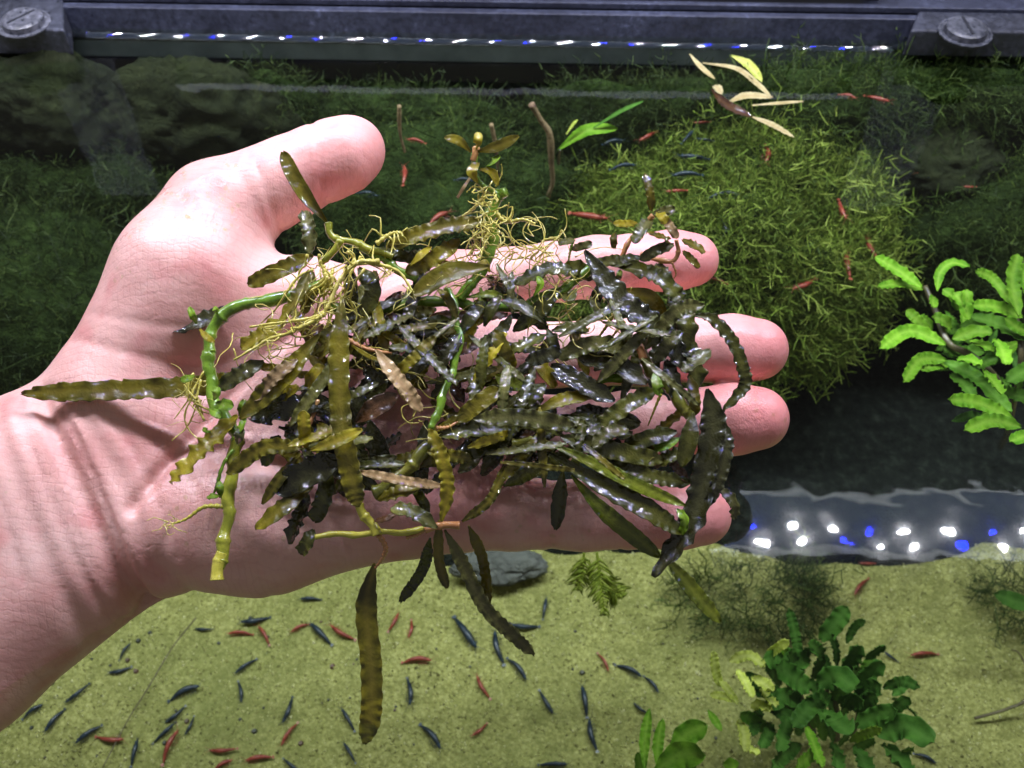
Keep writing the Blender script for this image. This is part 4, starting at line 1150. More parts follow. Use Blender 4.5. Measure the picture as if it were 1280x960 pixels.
def moss_material(name, a, b_, c_):
    m, nt, b = new_mat(name)
    g = nt.nodes.new('ShaderNodeNewGeometry')
    c = ramp(nt, g.outputs['Random Per Island'], [(0.0, a), (0.55, b_), (1.0, c_)])
    v = coords(nt); n = noise_tex(nt, v, 32, 3)
    dk = ramp(nt, n, [(0.35, (0, 0, 0)), (0.7, (1, 1, 1))])
    c = mix_rgb(nt, math_n(nt, 'MULTIPLY', dk, 0.55), c, a)
    nt.links.new(c, b.inputs['Base Color'])
    b.inputs['Roughness'].default_value = 0.6; b.inputs['Specular IOR Level'].default_value = 0.2
    return m
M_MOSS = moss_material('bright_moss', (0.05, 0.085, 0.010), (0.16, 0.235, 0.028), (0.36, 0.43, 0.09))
M_MOSSD = moss_material('dark_shade_moss', (0.016, 0.032, 0.006), (0.04, 0.07, 0.012), (0.09, 0.13, 0.025))  # shade of the deeper mounds put into the colour; plain dark for the tufts
M_MOSSK = moss_material('moss_painted_shade', (0.010, 0.020, 0.005), (0.028, 0.048, 0.011), (0.07, 0.10, 0.02))  # same moss, colour darkened to stand in for shade at left and rear
M_CORE = simple_mat('moss_mat', (0.012, 0.022, 0.006), (0.035, 0.06, 0.014), 150, 0.9, 0.8, 0.003, spec=0.1)
MOUNDS = []
def moss_templates(rng, n=14, spread=1.0):
    T = []
    for q in range(n):
        V, F = [], []
        p = np.zeros(3); d = np.array([rng.gauss(0, 0.5), rng.gauss(0, 0.5), 1.0]); d /= np.linalg.norm(d)
        main = [p]
        for i in range(5):
            d = norm(d + np.array([rng.gauss(0, 0.32), rng.gauss(0, 0.32), rng.gauss(0, 0.15)])); p = p + d * 0.2; main.append(p)
        def strip(pts, w):
            s = norm(np.cross(pts[-1] - pts[0], [rng.gauss(0, 1), rng.gauss(0, 1), rng.gauss(0, 1)]))
            b = len(V); n_ = len(pts)
            for i, x in enumerate(pts):
                ww = w * (1 - 0.6 * i / n_); V.append(x + s * ww); V.append(x - s * ww)
            for i in range(n_ - 1):
                a = b + 2 * i; F.append((a, a + 1, a + 3)); F.append((a, a + 3, a + 2))
        strip(main, 0.016)
        for i in range(1, 6):
            for sgn in (-1, 1):
                if rng.random() < 0.25: continue
                t = norm(main[i] - main[i - 1]); s = norm(np.cross(t, [rng.gauss(0, 1), rng.gauss(0, 1), rng.gauss(0, 1)])) * sgn
                l = rng.uniform(0.12, 0.34)
                e = main[i] + (t * 0.6 + s * 0.8) * l
                strip([main[i], (main[i] + e) / 2 + s * 0.02, e], 0.013)
        T.append((np.array(V), np.array(F)))
    return T
def moss_mound(px, py, z, rad, count, mat, label, seed, length=1.0, bottom=-0.55, core=True, group='moss mounds under water'):
    rng = random.Random(seed); nr = np.random.default_rng(seed)
    rad = np.array(rad, float); c = inside_tank(px, py, z, rad[1] * 0.8 + 0.1)
    root = empty('moss_mound', c - np.array([0, 0, rad[2]])); tag(root, label, 'moss', group)
    def bump_r(n):
        return 1 + 0.32 * mnoise.noise(Vector(n * 1.7) + Vector((seed, 0, 0))) + 0.12 * mnoise.noise(Vector(n * 4.1) + Vector((0, seed, 0)))
    V, F = [], []; NU, NV = 40, 22
    for i in range(NV + 1):
        th = math.pi * i / NV
        for j in range(NU):
            ph = 2 * math.pi * j / NU
            n = np.array([math.sin(th) * math.cos(ph), math.sin(th) * math.sin(ph), math.cos(th)])
            V.append(c + n * rad * bump_r(n) * 0.97)
    for i in range(NV):
        for j in range(NU):
            F.append((i * NU + j, (i + 1) * NU + j, (i + 1) * NU + (j + 1) % NU, i * NU + (j + 1) % NU))
    if core: mesh_obj('moss_mat', V, F, M_CORE, root)
    T = moss_templates(rng); VV, FF, b = [], [], 0
    k = 0
    while k < count:
        n = nr.normal(size=3); n /= np.linalg.norm(n)
        if n[2] < bottom: continue
        if n[1] > 0.75: continue
        p = c + n * rad * bump_r(n) * 0.95
        nn = norm(n / rad * rad.mean() + np.array([0, -0.1, 0.15]) + nr.normal(size=3) * 0.6)
        a = norm(np.cross(nn, nr.normal(size=3))); bb = np.cross(nn, a)
        tv, tf = T[rng.randrange(len(T))]
        s = length * (rng.uniform(0.5, 1.2) if rng.random() < 0.85 else rng.uniform(1.2, 2.0))
        w = p + (tv[:, 0:1] * a + tv[:, 1:2] * bb + tv[:, 2:3] * nn) * s
        VV.append(w); FF.append(tf + b); b += len(tv); k += 1
    o = fast_mesh('fronds', np.vstack(VV), np.vstack(FF), mat, root); tag(o, kind='stuff')
    MOUNDS.append((c, rad))
    return root
moss_mound(885, 322, -9.5, (7.6, 5.0, 5.2), 17000, M_MOSS, 'large bright green moss mound behind the fingertips', 3, 1.1)
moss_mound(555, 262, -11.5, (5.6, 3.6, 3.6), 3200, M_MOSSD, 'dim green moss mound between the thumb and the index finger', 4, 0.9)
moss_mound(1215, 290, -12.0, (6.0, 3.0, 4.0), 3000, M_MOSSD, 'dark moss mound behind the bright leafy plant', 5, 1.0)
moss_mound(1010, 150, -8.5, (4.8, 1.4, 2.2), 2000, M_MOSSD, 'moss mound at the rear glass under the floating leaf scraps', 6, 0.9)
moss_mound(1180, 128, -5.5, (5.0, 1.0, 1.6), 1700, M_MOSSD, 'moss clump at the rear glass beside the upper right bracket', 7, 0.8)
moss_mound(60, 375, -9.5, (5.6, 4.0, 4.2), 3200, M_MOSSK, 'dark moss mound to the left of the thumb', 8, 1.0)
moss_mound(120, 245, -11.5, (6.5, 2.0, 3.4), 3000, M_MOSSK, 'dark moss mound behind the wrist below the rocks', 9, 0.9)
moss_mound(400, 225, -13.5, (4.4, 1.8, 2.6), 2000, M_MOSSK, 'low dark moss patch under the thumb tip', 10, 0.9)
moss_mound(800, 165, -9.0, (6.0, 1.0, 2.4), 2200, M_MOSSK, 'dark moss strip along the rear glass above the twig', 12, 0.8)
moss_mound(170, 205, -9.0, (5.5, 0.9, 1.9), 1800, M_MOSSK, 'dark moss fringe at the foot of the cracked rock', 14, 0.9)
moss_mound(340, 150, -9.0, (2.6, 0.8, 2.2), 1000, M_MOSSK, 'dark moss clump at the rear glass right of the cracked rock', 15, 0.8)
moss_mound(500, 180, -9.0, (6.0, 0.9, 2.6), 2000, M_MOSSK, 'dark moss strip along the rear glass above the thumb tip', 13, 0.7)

def ray_hit(px, py, lift=0.25):
    """first moss surface on a sight line, else the floor"""
    d = ray(px, py); best = None
    for c, r in MOUNDS:
        q = (CAM - c) / (r + 0.55); e = d / (r + 0.55)
        A, B, C_ = e @ e, 2 * q @ e, q @ q - 1
        D = B * B - 4 * A * C_
        if D > 0:
            t = (-B - math.sqrt(D)) / (2 * A)
            if t > 0 and (best is None or t < best): best = t
    tf = (FLOOR + lift - CAM[2]) / d[2]
    return CAM + d * (best if best is not None and best < tf else tf)

def rock(px, py, z, rad, mat, label, seed, name='rock'):
    rad = np.array(rad, float); c = inside_tank(px, py, z, rad[1] * 0.9 + 0.1)
    bm = bmesh.new(); bmesh.ops.create_icosphere(bm, subdivisions=5, radius=1.0)
    V = []
    for v in bm.verts:
        n = np.array(v.co)
        k = 1 + 0.30 * mnoise.noise(Vector(n * 1.3) + Vector((seed, 0, 0))) - 0.22 * abs(mnoise.noise(Vector(n * 2.6) + Vector((0, seed, 0)))) - 0.14 * abs(mnoise.noise(Vector(n * 6) + Vector((0, 0, seed)))) + 0.06 * mnoise.noise(Vector(n * 14))
        cell = mnoise.cell_vector(Vector(n * 2.0) + Vector((seed, 1, 2)))[0]
        V.append(c + n * rad * (k + 0.05 * cell))
    F = [[v.index for v in f.verts] for f in bm.faces]; bm.free()
    o = mesh_obj(name, V, F, mat, None, True, loc=c - np.array([0, 0, rad[2]]))
    return tag(o, label, 'rock', 'rocks in the aquarium')
def rock_material(name, a, b_, vein):
    m, nt, b = new_mat(name); v = coords(nt)
    n = noise_tex(nt, v, 60, 9, 0.72, 1.2)
    c = ramp(nt, n, [(0.30, a), (0.62, b_), (0.8, vein)])
    vor = node(nt, 'ShaderNodeTexVoronoi', Scale=38.0, feature='DISTANCE_TO_EDGE'); nt.links.new(v, vor.inputs['Vector'])
    cr = ramp(nt, vor.outputs['Distance'], [(0.0, (1, 1, 1)), (0.05, (0, 0, 0))])
    c = mix_rgb(nt, math_n(nt, 'MULTIPLY', math_n(nt, 'MULTIPLY', cr, n), 0.7), c, tuple(q * 0.25 for q in a))
    nt.links.new(c, b.inputs['Base Color']); b.inputs['Roughness'].default_value = 0.85; b.inputs['Specular IOR Level'].default_value = 0.2
    nt.links.new(bump(nt, n, 1.0, 0.008), b.inputs['Normal'])
    return m
M_ROCK = rock_material('algae_rock', (0.010, 0.016, 0.007), (0.042, 0.052, 0.02), (0.16, 0.155, 0.075))
M_ROCKG = rock_material('grey_rock', (0.022, 0.027, 0.023), (0.06, 0.068, 0.058), (0.13, 0.14, 0.12))
M_STONE = rock_material('pale_grey_stone', (0.16, 0.175, 0.16), (0.27, 0.285, 0.26), (0.36, 0.37, 0.33))
rock(240, 145, -9.0, (4.2, 1.5, 3.0), M_ROCK, 'cracked algae covered rock at the rear glass left of the thumb', 2)
rock(50, 130, -9.5, (3.6, 1.5, 2.6), M_ROCK, 'dull rock at the rear glass under the upper left bracket', 5)
rock(1165, 205, -12.0, (2.8, 2.0, 1.8), M_ROCK, 'rough dull rock between the moss mounds on the right', 8)
rock(628, 706, -16.2, (2.1, 0.9, 0.6), M_STONE, 'flat grey stone on the sand under the little finger', 11)

M_TWIG = simple_mat('pale_driftwood', (0.10, 0.065, 0.035), (0.26, 0.18, 0.10), 190, 0.75, 0.6, 0.001, c3=(0.40, 0.31, 0.19))
def wpts(pts): return [inside_tank(*q, margin=4.2) for q in pts]
def twig(pts, rpx, label, mat=None, side=()):
    C = spline(wpts(pts), 9 * len(pts)); s = scale_at(C[0])
    r = [rpx * s * (0.75 + 0.35 * mnoise.noise(Vector(C[i] * 0.9)) + 0.35 * (1 - i / len(C))) for i in range(len(C))]
    b = MB().add(*tube(C, r, 8))
    for q in side:
        D = spline(wpts(q), 14); b.add(*tube(D, [rpx * s * 0.6 * (1 - 0.5 * i / 14) for i in range(14)], 6))
    return tag(b.build('twig', mat or M_TWIG, None, loc=C[-1]), label, 'twig', 'driftwood twigs under water')
twig([(664, 130, -4.5), (676, 150, -5), (687, 168, -5.5), (689, 200, -4.5), (690, 232, -4.6), (676, 250, -4.8), (640, 256, -5)], 4.0, 'bent pale driftwood twig left of the large moss mound', side=[[(690, 232, -4.6), (676, 280, -7), (668, 300, -9)]])
twig([(614, 155, -6), (620, 185, -8), (624, 225, -11)], 2.6, 'thin upright twig behind the small rosette')
twig([(499, 132, -6), (500, 165, -8), (506, 190, -10)], 2.6, 'thin grey twig to the right of the thumb tip')

# ------------------------------------------------------------------ submerged leafy plants
def WL(parent, pts, wpx, col, z0, z1, wave=0.6, **k):
    n = len(pts)
    P3 = [inside_tank(x, y, z0 + (z1 - z0) * i / (n - 1), 0.4 if z0 > 0 else 3.6) for i, (x, y) in enumerate(pts)]
    if n == 2:
        m = (P3[0] + P3[1]) / 2 + np.array([_rng.uniform(-0.06, 0.06), 0, 0.12]); P3 = [P3[0], m, P3[1]]
    k.setdefault('nrm', (0, -0.35, 1)); k.setdefault('roll', _rng.uniform(-0.35, 0.35))
    return leaf(parent, P3, wpx * 0.86 * scale_at(P3[1]), LM[col], wave * 0.75, n=16, thick=0.02, **k)
def wstem(parent, pts, rpx, mat):
    C = spline(wpts(pts), 7 * len(pts)); s = scale_at(C[0])
    V, F = tube(C, [rpx * s * (1 - 0.3 * i / len(C)) for i in range(len(C))], 7)
    return mesh_obj('stem', V, F, mat, parent)
M_STEMB = stem_material('brown_stem', (0.05, 0.035, 0.02), (0.10, 0.08, 0.035), (0.16, 0.14, 0.06), 0.5)
p = empty('aquatic_plant', at(1250, 560, -14.0)); tag(p, 'bright lime green leafy plant at the right edge', 'plant')
wstem(p, [(1250, 560, -14), (1262, 530, -7), (1248, 478, -3.6), (1215, 445, -3.0), (1185, 428, -2.8), (1168, 385, -2.6), (1156, 358, -2.4)], 4, M_STEMB)
wstem(p, [(1262, 530, -7), (1276, 450, -3.4), (1270, 392, -3)], 4, M_STEMB)
for (pts, w, c, z) in (
    ([(1152, 360), (1122, 338), (1094, 321)], 21, 'n', -1.6), ([(1156, 362), (1126, 355), (1097, 359)], 17, 'n', -2.0), ([(1171, 364), (1175, 341), (1190, 329), (1212, 334)], 16, 'n', -1.7),
    ([(1167, 371), (1167, 385)], 15, 'n', -2.0), ([(1197, 388), (1178, 362)], 19, 'n', -2.0), ([(1212, 400), (1192, 366)], 24, 'n', -1.9), ([(1211, 392), (1208, 362)], 18, 'n', -1.8),
    ([(1162, 420), (1133, 388)], 18, 'n', -2.2), ([(1182, 431), (1137, 414), (1099, 436)], 24, 'n', -2.0), ([(1188, 412), (1165, 396)], 22, 'n', -2.2), ([(1165, 412), (1150, 396)], 15, 'n', -2.5),
    ([(1190, 424), (1216, 415), (1241, 416)], 22, 'n', -1.8), ([(1212, 427), (1242, 440)], 20, 'n', -2.2), ([(1245, 425), (1257, 456)], 26, 'n', -1.7), ([(1182, 450), (1150, 450), (1129, 478)], 22, 'n', -2.2),
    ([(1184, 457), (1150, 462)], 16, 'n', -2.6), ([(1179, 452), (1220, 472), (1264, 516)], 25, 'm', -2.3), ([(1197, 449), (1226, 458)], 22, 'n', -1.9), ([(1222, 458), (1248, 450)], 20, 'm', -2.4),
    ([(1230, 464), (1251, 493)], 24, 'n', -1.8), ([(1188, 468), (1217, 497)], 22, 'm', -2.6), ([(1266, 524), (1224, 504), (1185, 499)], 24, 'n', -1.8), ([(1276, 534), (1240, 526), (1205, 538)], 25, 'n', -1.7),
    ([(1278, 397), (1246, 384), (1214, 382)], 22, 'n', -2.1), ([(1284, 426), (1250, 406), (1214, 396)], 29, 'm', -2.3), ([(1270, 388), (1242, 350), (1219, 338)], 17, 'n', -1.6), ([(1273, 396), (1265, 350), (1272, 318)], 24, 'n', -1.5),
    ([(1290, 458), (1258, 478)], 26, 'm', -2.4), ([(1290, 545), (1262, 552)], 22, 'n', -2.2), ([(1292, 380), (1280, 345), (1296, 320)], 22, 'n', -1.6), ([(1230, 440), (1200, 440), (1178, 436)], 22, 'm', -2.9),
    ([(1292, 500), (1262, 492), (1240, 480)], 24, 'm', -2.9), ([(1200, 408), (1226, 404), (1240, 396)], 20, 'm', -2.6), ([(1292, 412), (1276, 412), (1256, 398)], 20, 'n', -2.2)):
    WL(p, pts, w * 0.88, c, z - 0.5, z, 0.9)

for k in range(26):
    x, y = _rng.uniform(1175, 1290), _rng.uniform(385, 540); a = _rng.gauss(3.1, 0.9); l = _rng.uniform(24, 42)
    if (x < 1215 and y > 480): continue
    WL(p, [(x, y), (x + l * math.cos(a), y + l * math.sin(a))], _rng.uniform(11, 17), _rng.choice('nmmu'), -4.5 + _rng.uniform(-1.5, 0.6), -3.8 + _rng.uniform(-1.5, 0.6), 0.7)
p = empty('aquatic_plant', at(1040, 930, FLOOR)); tag(p, 'dark green leafy bush on the sand at lower right', 'plant')
bz = -13.0
for k in range(9):
    a = _rng.uniform(-1, 1)
    wstem(p, [(1035 + 40 * a, 925, FLOOR), (1030 + 55 * a, 890, -15), (1020 + 75 * a, 850, bz)], 3, M_STEMB)
for (pts, w, c, z) in (
    ([(1000, 830), (994, 795), (986, 760)], 18, 'u', 1), ([(1026, 800), (1042, 782), (1060, 758)], 32, 'u', 1.5), ([(1058, 804), (1068, 784), (1082, 775)], 15, 'u', .8), ([(1056, 840), (1072, 806)], 30, 'u', 1.4),
    ([(1082, 824), (1105, 806)], 16, 'u', .8), ([(1046, 832), (1038, 792)], 16, 'u', .6), ([(1012, 828), (984, 822), (952, 826)], 36, 'u', 1.2), ([(1012, 864), (990, 846), (968, 830)], 38, 'u', 1.0),
    ([(984, 830), (974, 806)], 16, 'n', 1.2), ([(968, 826), (978, 800)], 16, 'e', 1.0), ([(1022, 856), (1046, 846), (1070, 862)], 40, 'u', 1.6), ([(1068, 858), (1102, 826)], 32, 'u', 1.5),
    ([(1070, 868), (1102, 856)], 34, 'u', 1.0), ([(1104, 860), (1126, 852), (1150, 860)], 19, 'u', 1.3), ([(1070, 890), (1096, 868)], 28, 'u', .8), ([(1028, 890), (1062, 918)], 44, 'u', 1.8),
    ([(1068, 908), (1096, 894), (1122, 888)], 32, 'u', 1.4), ([(1096, 918), (1130, 908), (1168, 928)], 44, 'u', 1.8), ([(1108, 932), (1132, 966)], 44, 'u', 1.3), ([(1008, 908), (1018, 932), (1028, 960)], 19, 'n', 2.2),
    ([(1022, 936), (994, 960)], 24, 'n', 2.2), ([(1062, 926), (1102, 910)], 18, 'e', 2.2), ([(984, 896), (972, 940)], 28, 'u', 1.0), ([(1042, 930), (1046, 966)], 30, 'u', 1.2), ([(1072, 936), (1084, 968)], 34, 'u', 1.2),
    ([(1000, 880), (980, 870), (962, 884)], 30, 'u', .8), ([(1036, 870), (1012, 884), (990, 910)], 32, 'u', 1.0), ([(1000, 930), (980, 945), (962, 965)], 26, 'u', .8), ([(1050, 880), (1080, 876)], 30, 'u', .6), ([(1028, 822), (1010, 804)], 24, 'u', .9),
    ([(900, 858), (894, 838), (891, 814)], 15, 'p', .3), ([(922, 838), (940, 872)], 16, 'p', .6), ([(924, 900), (930, 940)], 18, 'p', .4), ([(942, 846), (966, 864)], 20, 'p', .6), ([(888, 868), (918, 876)], 12, 'p', .3),
    ([(912, 826), (936, 820), (956, 834)], 16, 'p', .2), ([(900, 850), (922, 880)], 11, 'p', .4), ([(958, 820), (986, 800)], 14, 'p', .9), ([(950, 884), (940, 920)], 20, 'u', .6), ([(934, 930), (945, 944)], 18, 'p', .3), ([(940, 880), (962, 890)], 18, 'p', .2),
    ([(965, 905), (950, 935)], 24, 'u', .4), ([(952, 862), (970, 884)], 16, 'p', .3)):
    zz = z + (1.2 if c == 'p' else 0)
    WL(p, pts, w * (0.82 if c != 'p' else 1.0), c, bz - 1.5 + zz, bz + zz, 1.1)
for k in range(34):
    x, y = max(960, min(1115, _rng.gauss(1035, 45))), max(830, _rng.gauss(885, 34)); a = math.atan2(y - 960, x - 1035) + _rng.gauss(0, 0.5); l = _rng.uniform(26, 44)
    WL(p, [(x, y), (x + l * math.cos(a), y + l * math.sin(a))], _rng.uniform(13, 22), _rng.choice('uuuumm'), bz - 1.6 + _rng.uniform(-1, 1), bz + _rng.uniform(-1, 1.4), 0.8)

p = empty('aquatic_plant', at(845, 985, FLOOR)); tag(p, 'bright green plant cut off by the bottom edge left of the bush', 'plant')
wstem(p, [(840, 990, FLOOR), (836, 970, -14), (830, 945, -12)], 3.5, M_STEMB); wstem(p, [(865, 990, FLOOR), (868, 960, -13)], 3, M_STEMB)
for (pts, w, c, z) in (([(806, 965), (806, 925), (812, 886)], 16, 'n', -11), ([(822, 962), (822, 930), (828, 898)], 17, 'n', -11), ([(836, 940), (858, 918), (884, 906)], 34, 'n', -11.5), ([(815, 968), (848, 944), (882, 944)], 40, 'n', -10.5), ([(885, 888), (902, 914)], 12, 'n', -12),
                       ([(848, 975), (872, 962)], 30, 'n', -11), ([(905, 955), (920, 962)], 20, 'n', -12), ([(800, 975), (797, 940)], 15, 'n', -12)):
    WL(p, pts, w, c, z - 0.6, z, 0.7)

# green leaves by the twig
p = empty('aquatic_plant', at(698, 200, -9)); tag(p, 'small plant with one bright pointed leaf beside the bent twig', 'plant')
wstem(p, [(698, 205, -9), (699, 195, -5), (700, 187, -4)], 2, M_STEMB)
WL(p, [(698, 188), (732, 164), (772, 161)], 18, 'n', -4, -3, 0.3); WL(p, [(742, 160), (775, 140), (804, 127)], 7, 'u', -4, -3.5, 0.2); WL(p, [(708, 168), (722, 150)], 5, 'p', -4, -3.5, 0.2)

# floating scraps
M_FL = [
    ([(862, 68), (876, 84), (893, 99)], 8, 'w'), ([(878, 79), (920, 86), (945, 104), (964, 122)], 9, 'w'), ([(914, 70), (936, 82), (952, 103)], 15, 'p')]
for i, (pts, w, c) in enumerate(M_FL):
    e = empty('floating_leaf', at(*pts[0], 0.02)); tag(e, ['short cream leaf scrap floating nearest the rear rim', 'long narrow cream leaf floating above the brown scraps', 'broad pale leaf floating beside the rear rim'][i], 'leaf', 'leaf scraps floating at the rear')
    WL(e, pts, w, c, 0.04, 0.05, 0.3, name='blade', roll=0.0)
e = empty('floating_leaf', at(912, 130, 0.02)); tag(e, 'brown and cream leaf cluster floating over the large moss mound', 'leaf', 'leaf scraps floating at the rear')
for pts, w, c in (([(889, 112), (908, 131), (940, 147)], 15, 'b'), ([(938, 146), (964, 156), (992, 172)], 10, 'w'), ([(908, 130), (932, 120), (966, 122)], 11, 'w'), ([(940, 132), (975, 129), (1004, 127)], 5, 'w'), ([(892, 108), (902, 118)], 12, 'w')):
    WL(e, pts, w, c, 0.05, 0.09, 0.4, name='blade', roll=_rng.uniform(-0.2, 0.2))

# feathery sprigs
M_FERN = moss_material('feathery_green', (0.10, 0.14, 0.01), (0.17, 0.22, 0.02), (0.26, 0.30, 0.05))
M_FERND = moss_material('feathery_dark', (0.012, 0.02, 0.01), (0.03, 0.045, 0.02), (0.05, 0.07, 0.03))
def sprig(px, stems, label, mat, seed, n=9, ln=0.8, cat='plant', name='feathery_sprig', wr=0.045):
    rng = random.Random(seed)
    root_ = empty(name, at(*stems[0][-1])); tag(root_, label, cat)
    for st in stems:
        C = spline(wpts(st), 26); b = MB().add(*tube(C, 0.05, 5))
        for i in range(3, 25):
            t = norm(C[i] - C[i - 1])
            for sgn in (-1, 1):
                s = norm(np.cross(t, [0, -0.3, 1])) * sgn
                l = ln * (0.35 + 0.65 * math.sin(math.pi * min(1, i / 20))) * rng.uniform(0.6, 1.1)
                q = [C[i] + (s * 0.75 + t * 0.65) * l * u + np.array([rng.gauss(0, .03) for _ in range(3)]) + np.array([0, 0, 0.05 * math.sin(3 * u)]) for u in (0.0, 0.5, 1.0)]
                b.add(*tube(q, [wr, wr * 1.1, wr * 0.3], 4))
        b.build('frond', mat, root_)
sprig(750, [[(746, 690, -9), (750, 725, -9.5), (756, 770, -10)], [(730, 690, -9), (728, 715, -9.5), (722, 738, -10)], [(752, 716, -9.3), (765, 735, -10), (778, 745, -10)]], 'drooping feathery olive sprig below the little finger', M_FERN, 3)
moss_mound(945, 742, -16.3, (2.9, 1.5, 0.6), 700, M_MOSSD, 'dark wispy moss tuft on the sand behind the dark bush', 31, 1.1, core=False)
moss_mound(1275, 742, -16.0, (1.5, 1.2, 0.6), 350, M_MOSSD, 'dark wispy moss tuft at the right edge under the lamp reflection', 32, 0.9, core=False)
twig([(1300, 820, -15.5), (1285, 870, -16), (1262, 885, -16.3), (1218, 898, -16.6)], 2.2, 'dark bare root on the sand at the right edge', M_STEMB, side=[[(1290, 850, -15.8), (1275, 818, -16), (1264, 812, -16.2)]])
p = empty('aquatic_plant', at(1290, 760, FLOOR)); tag(p, 'dark leaf reaching in from the right edge above the sand', 'plant')
WL(p, [(1300, 760), (1270, 752), (1242, 742)], 24, 'u', -13, -12.6, 0.5); wstem(p, [(1300, 760, -13), (1310, 770, FLOOR)], 3, M_STEMB)

# thin line lying across the sand at lower left
twig([(245, 772, -16.2), (215, 810, -16.4), (185, 860, -16.5), (160, 900, -16.6), (128, 960, -16.6)], 0.8, 'hair thin dark stalk lying across the sand below the wrist', M_STEMB)

# small bits on the sand
def debris():
    rng = random.Random(21); V, F = [], []
    for k in range(60):
        x, y = rng.uniform(20, 900), rng.uniform(770, 955)
        if k < 26: x = rng.uniform(20, 460)
        c = at(x, y, FLOOR); z = floor_z(c[0], c[1]); r = rng.uniform(0.04, 0.12) * (0.6 if k > 26 else 1); b = len(V)
        for i in range(8):
            a = i * 0.785
            for h in (0, 1):
                V.append((c[0] + r * math.cos(a) * (1 - 0.35 * h) * rng.uniform(.8, 1.2), c[1] + r * math.sin(a) * (1 - 0.35 * h) * rng.uniform(.8, 1.2), z + 0.02 + h * r * 0.8))
        for i in range(8):
            j = (i + 1) % 8; F.append((b + 2 * i, b + 2 * j, b + 2 * j + 1, b + 2 * i + 1))
        F.append(tuple(b + 2 * i + 1 for i in range(8)))
    m, nt, bs = new_mat('dark_debris'); g = nt.nodes.new('ShaderNodeNewGeometry')
    nt.links.new(ramp(nt, g.outputs['Random Per Island'], [(0, (0.012, 0.018, 0.015)), (0.7, (0.04, 0.045, 0.02)), (1, (0.10, 0.04, 0.02))]), bs.inputs['Base Color'])
    tag(mesh_obj('debris', V, F, m, smooth=False), 'small dark bits of debris strewn over the sand', kind='stuff')
debris()

# ------------------------------------------------------------------ shrimp
def shrimp_mat(name, a, b_, c_):
    m, nt, b = new_mat(name); v = coords(nt)
    n = noise_tex(nt, v, 420, 3, 0.6)
    wv = node(nt, 'ShaderNodeTexWave', Scale=170.0, Distortion=2.0, bands_direction='X'); nt.links.new(v, wv.inputs['Vector'])
    c = ramp(nt, n, [(0.3, a), (0.55, b_), (0.78, c_)])
    c = mix_rgb(nt, math_n(nt, 'MULTIPLY', wv.outputs['Fac'], 0.3), c, a)
    nt.links.new(c, b.inputs['Base Color']); b.inputs['Roughness'].default_value = 0.35
    return m
M_RED = shrimp_mat('red_shrimp_shell', (0.16, 0.022, 0.016), (0.32, 0.055, 0.035), (0.52, 0.20, 0.13))
M_BLUE = shrimp_mat('blue_shrimp_shell', (0.006, 0.012, 0.020), (0.014, 0.032, 0.055), (0.05, 0.09, 0.14))
def shrimp_mesh(seed):
    """unit length, head towards +x, belly down; one continuous body with rostrum, legs, feelers and tail fan"""
    rng = random.Random(seed); b = MB()
    bend = rng.uniform(-0.10, 0.10)
    C, r = [], []
    for i in range(15):
        t = i / 14
        x = 0.5 - t
        C.append((x, bend * math.sin(math.pi * t), 0.10 + 0.05 * math.sin(math.pi * min(1, t * 1.1)) - 0.05 * max(0, t - 0.75) * 4))
        r.append(0.012 + 0.088 * math.sin(math.pi * min(1, (t * 0.86 + 0.05)) ) ** 0.75 * (1.05 if t < 0.45 else 0.92 - 0.35 * (t - 0.45)) * (1 + 0.07 * math.sin(t * 50) * (t > 0.45)))
    b.add(*tube(C, r, 8))
    e = np.array(C[-1])
    for a in (-0.5, -0.18, 0.18, 0.5):
        d = np.array([-math.cos(a), math.sin(a), 0.0]); s = np.array([d[1], -d[0], 0])
        b.add([e, e + d * 0.08 + s * 0.025 + (0, 0, .008), e + d * 0.14, e + d * 0.08 - s * 0.025 + (0, 0, .008)], [(0, 1, 2, 3)])
    for s in (-1, 1):
        b.add(*tube([(0.47, 0.02 * s, 0.12), (0.62, 0.10 * s, 0.15), (0.80, 0.22 * s, 0.12)], [0.008, 0.005, 0.002], 4))
        b.add(*tube([(0.46, 0.015 * s, 0.13), (0.58, 0.03 * s, 0.18)], [0.008, 0.003], 4))
        b.add(*tube([(0.40, 0.05 * s, 0.15), (0.41, 0.085 * s, 0.165)], [0.018, 0.018], 5))
        for k in range(4):
            x = 0.30 - 0.09 * k
            b.add(*tube([(x, 0.05 * s, 0.08), (x + 0.05, 0.13 * s, 0.07), (x + 0.03, 0.17 * s, 0.0)], [0.010, 0.008, 0.004], 4))
        for k in range(4):
            x = -0.08 - 0.09 * k
            b.add(*tube([(x, 0.03 * s, 0.06), (x - 0.03, 0.05 * s, 0.0)], [0.014, 0.006], 4))
    return b
SH_ME = {}
for c, m in (('r', M_RED), ('b', M_BLUE)):
    SH_ME[c] = []
    for q in range(4):
        b = shrimp_mesh(q * 7 + (1 if c == 'r' else 2))
        me = bpy.data.meshes.new('shrimp'); me.from_pydata([(np.asarray(v) * CM).tolist() for v in b.v], [], b.f)
        me.polygons.foreach_set('use_smooth', [True] * len(me.polygons)); me.materials.append(m); SH_ME[c].append(me)
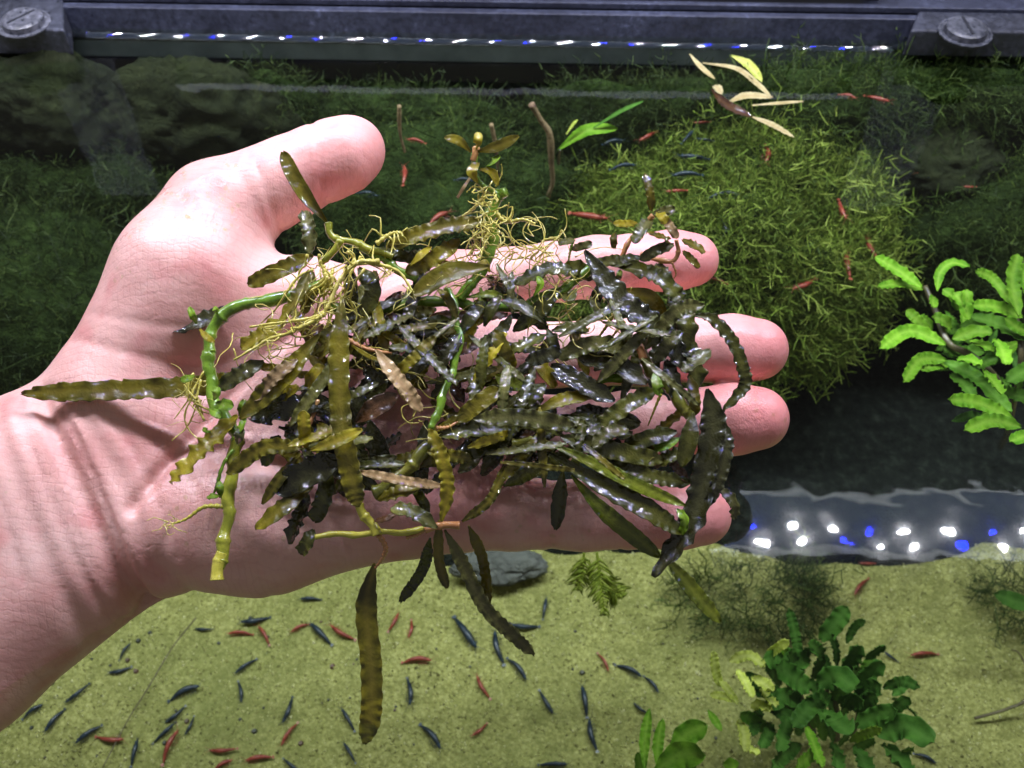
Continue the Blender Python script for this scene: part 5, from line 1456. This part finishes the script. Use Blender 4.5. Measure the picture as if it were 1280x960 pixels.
SHRIMP = [  # colour, pixel x, y, heading (degrees, clockwise from right in the picture), length in pixels
    *[('r', *q) for q in ((330, 795, 60, 26), (300, 794, 0, 28), (375, 786, -25, 28), (428, 791, 30, 32), (139, 923, 5, 38), (214, 934, -65, 42), (279, 938, -5, 36), (324, 949, -8, 34), (362, 919, -55, 40), (279, 958, -30, 26),
      (492, 778, -60, 29), (512, 787, 100, 27), (522, 828, -3, 34), (604, 859, 60, 33), (599, 913, -40, 29), (754, 829, 60, 26), (1076, 735, -50, 26), (1154, 819, -3, 32), (1085, 705, 0, 20),
      (877, 154, -5, 24), (845, 240, -5, 28), (956, 195, 92, 26), (810, 172, -30, 25), (1059, 122, 15, 20), (1096, 125, 15, 34), (1119, 214, 0, 22), (1164, 221, 6, 38), (1212, 234, 0, 18), (1053, 264, 70, 25), (1090, 313, 60, 28), (1059, 332, 80, 34), (1004, 357, -25, 36), (893, 353, 10, 30), (737, 272, 10, 46), (520, 178, 10, 24), (505, 221, 95, 26), (550, 275, -30, 30))],
    *[('b', *q) for q in ((300, 866, 82, 30), (307, 834, -35, 34), (401, 793, 45, 34), (150, 838, -15, 30), (157, 815, -55, 26), (232, 868, -25, 38), (219, 894, -40, 32), (206, 917, -42, 34), (237, 908, -65, 30), (360, 889, -70, 38), (111, 919, -35, 40), (169, 941, -75, 40), (97, 868, -40, 36), (69, 902, -50, 38), (42, 890, -35, 30), (435, 900, 60, 30), (437, 941, 60, 32), (364, 957, 40, 26),
      (388, 750, 0, 28), (319, 776, -10, 34), (255, 787, 0, 24), (582, 793, 55, 44), (624, 810, 75, 40), (646, 838, 50, 34), (655, 783, 3, 34), (681, 761, -80, 30), (511, 866, 85, 34), (539, 922, 50, 38), (683, 879, 60, 32), (730, 877, 80, 36), (741, 919, 76, 36), (786, 840, 25, 34), (814, 857, 50, 28), (801, 886, 35, 22), (692, 957, 0, 32), (1113, 821, 35, 24), (1156, 949, 25, 30),
      (860, 172, -45, 26), (881, 176, 5, 20), (866, 199, 4, 34), (858, 221, -3, 44), (905, 247, -3, 42), (906, 281, 80, 28), (767, 180, -8, 26), (779, 211, -8, 28), (460, 245, 12, 30), (580, 227, 5, 26), (797, 378, 80, 26), (1100, 432, 75, 24))],
]
ORD = ['leftmost', 'second', 'third', 'fourth', 'fifth', 'sixth', 'seventh', 'eighth', 'ninth', 'tenth', 'eleventh', 'twelfth', 'thirteenth', 'fourteenth', 'fifteenth', 'sixteenth']
def zone_of(x, y):
    if y > 690:
        if x < 245: return 'on the sand below the wrist'
        if x < 460: return 'on the sand left of the long hanging leaf'
        if x < 700: return 'on the sand right of the long hanging leaf'
        if x < 880: return 'on the sand above the lower bright plant'
        return 'on the sand around the dark bush'
    if x < 640: return 'on the moss near the thumb tip'
    if x > 1030: return 'in the dark water right of the moss mound'
    return 'on the large bright moss mound'
def build_shrimp():
    rng = random.Random(77); zones = {}
    for s in SHRIMP: zones.setdefault((s[0], zone_of(s[1], s[2])), []).append(s)
    for (c, zn), lst in zones.items():
        lst.sort(key=lambda s: (s[1], s[2]))
        for i, s in enumerate(lst):
            _, x, y, ang, ln = s
            if y > 690:
                h = ray_hit(x, y, 0.1); z = floor_z(h[0], h[1]) + 0.06; mid = at(x, y, z)
            else:
                mid = ray_hit(x, y)
                z = mid[2]
            d = np.array([math.cos(math.radians(ang)), math.sin(math.radians(ang))]) * ln / 2
            a, b = at(x - d[0], y - d[1], z), at(x + d[0], y + d[1], z)
            o = bpy.data.objects.new('shrimp', SH_ME[c][rng.randrange(4)])
            COL.objects.link(o)
            o.location = Vector(mid * CM)
            k = float(np.linalg.norm(b - a)) * rng.uniform(0.78, 1.06); o.scale = (k, k * rng.uniform(0.8, 1.05), k)
            o.rotation_euler = (rng.uniform(-0.2, 0.2), 0, math.atan2(b[1] - a[1], b[0] - a[0]) + (math.pi if rng.random() < 0.5 else 0))
            col = 'red' if c == 'r' else 'dark blue'
            if len(lst) == 1: lab = f'the only {col} shrimp {zn}'
            elif i == 0: lab = f'leftmost {col} shrimp {zn}'
            elif i == len(lst) - 1: lab = f'rightmost {col} shrimp {zn}'
            else: lab = f'{ORD[i]} {col} shrimp from the left {zn}'
            tag(o, lab, 'shrimp', 'shrimp in the aquarium')
build_shrimp()
for o in bpy.data.objects:
    if '_org' in o: del o['_org']
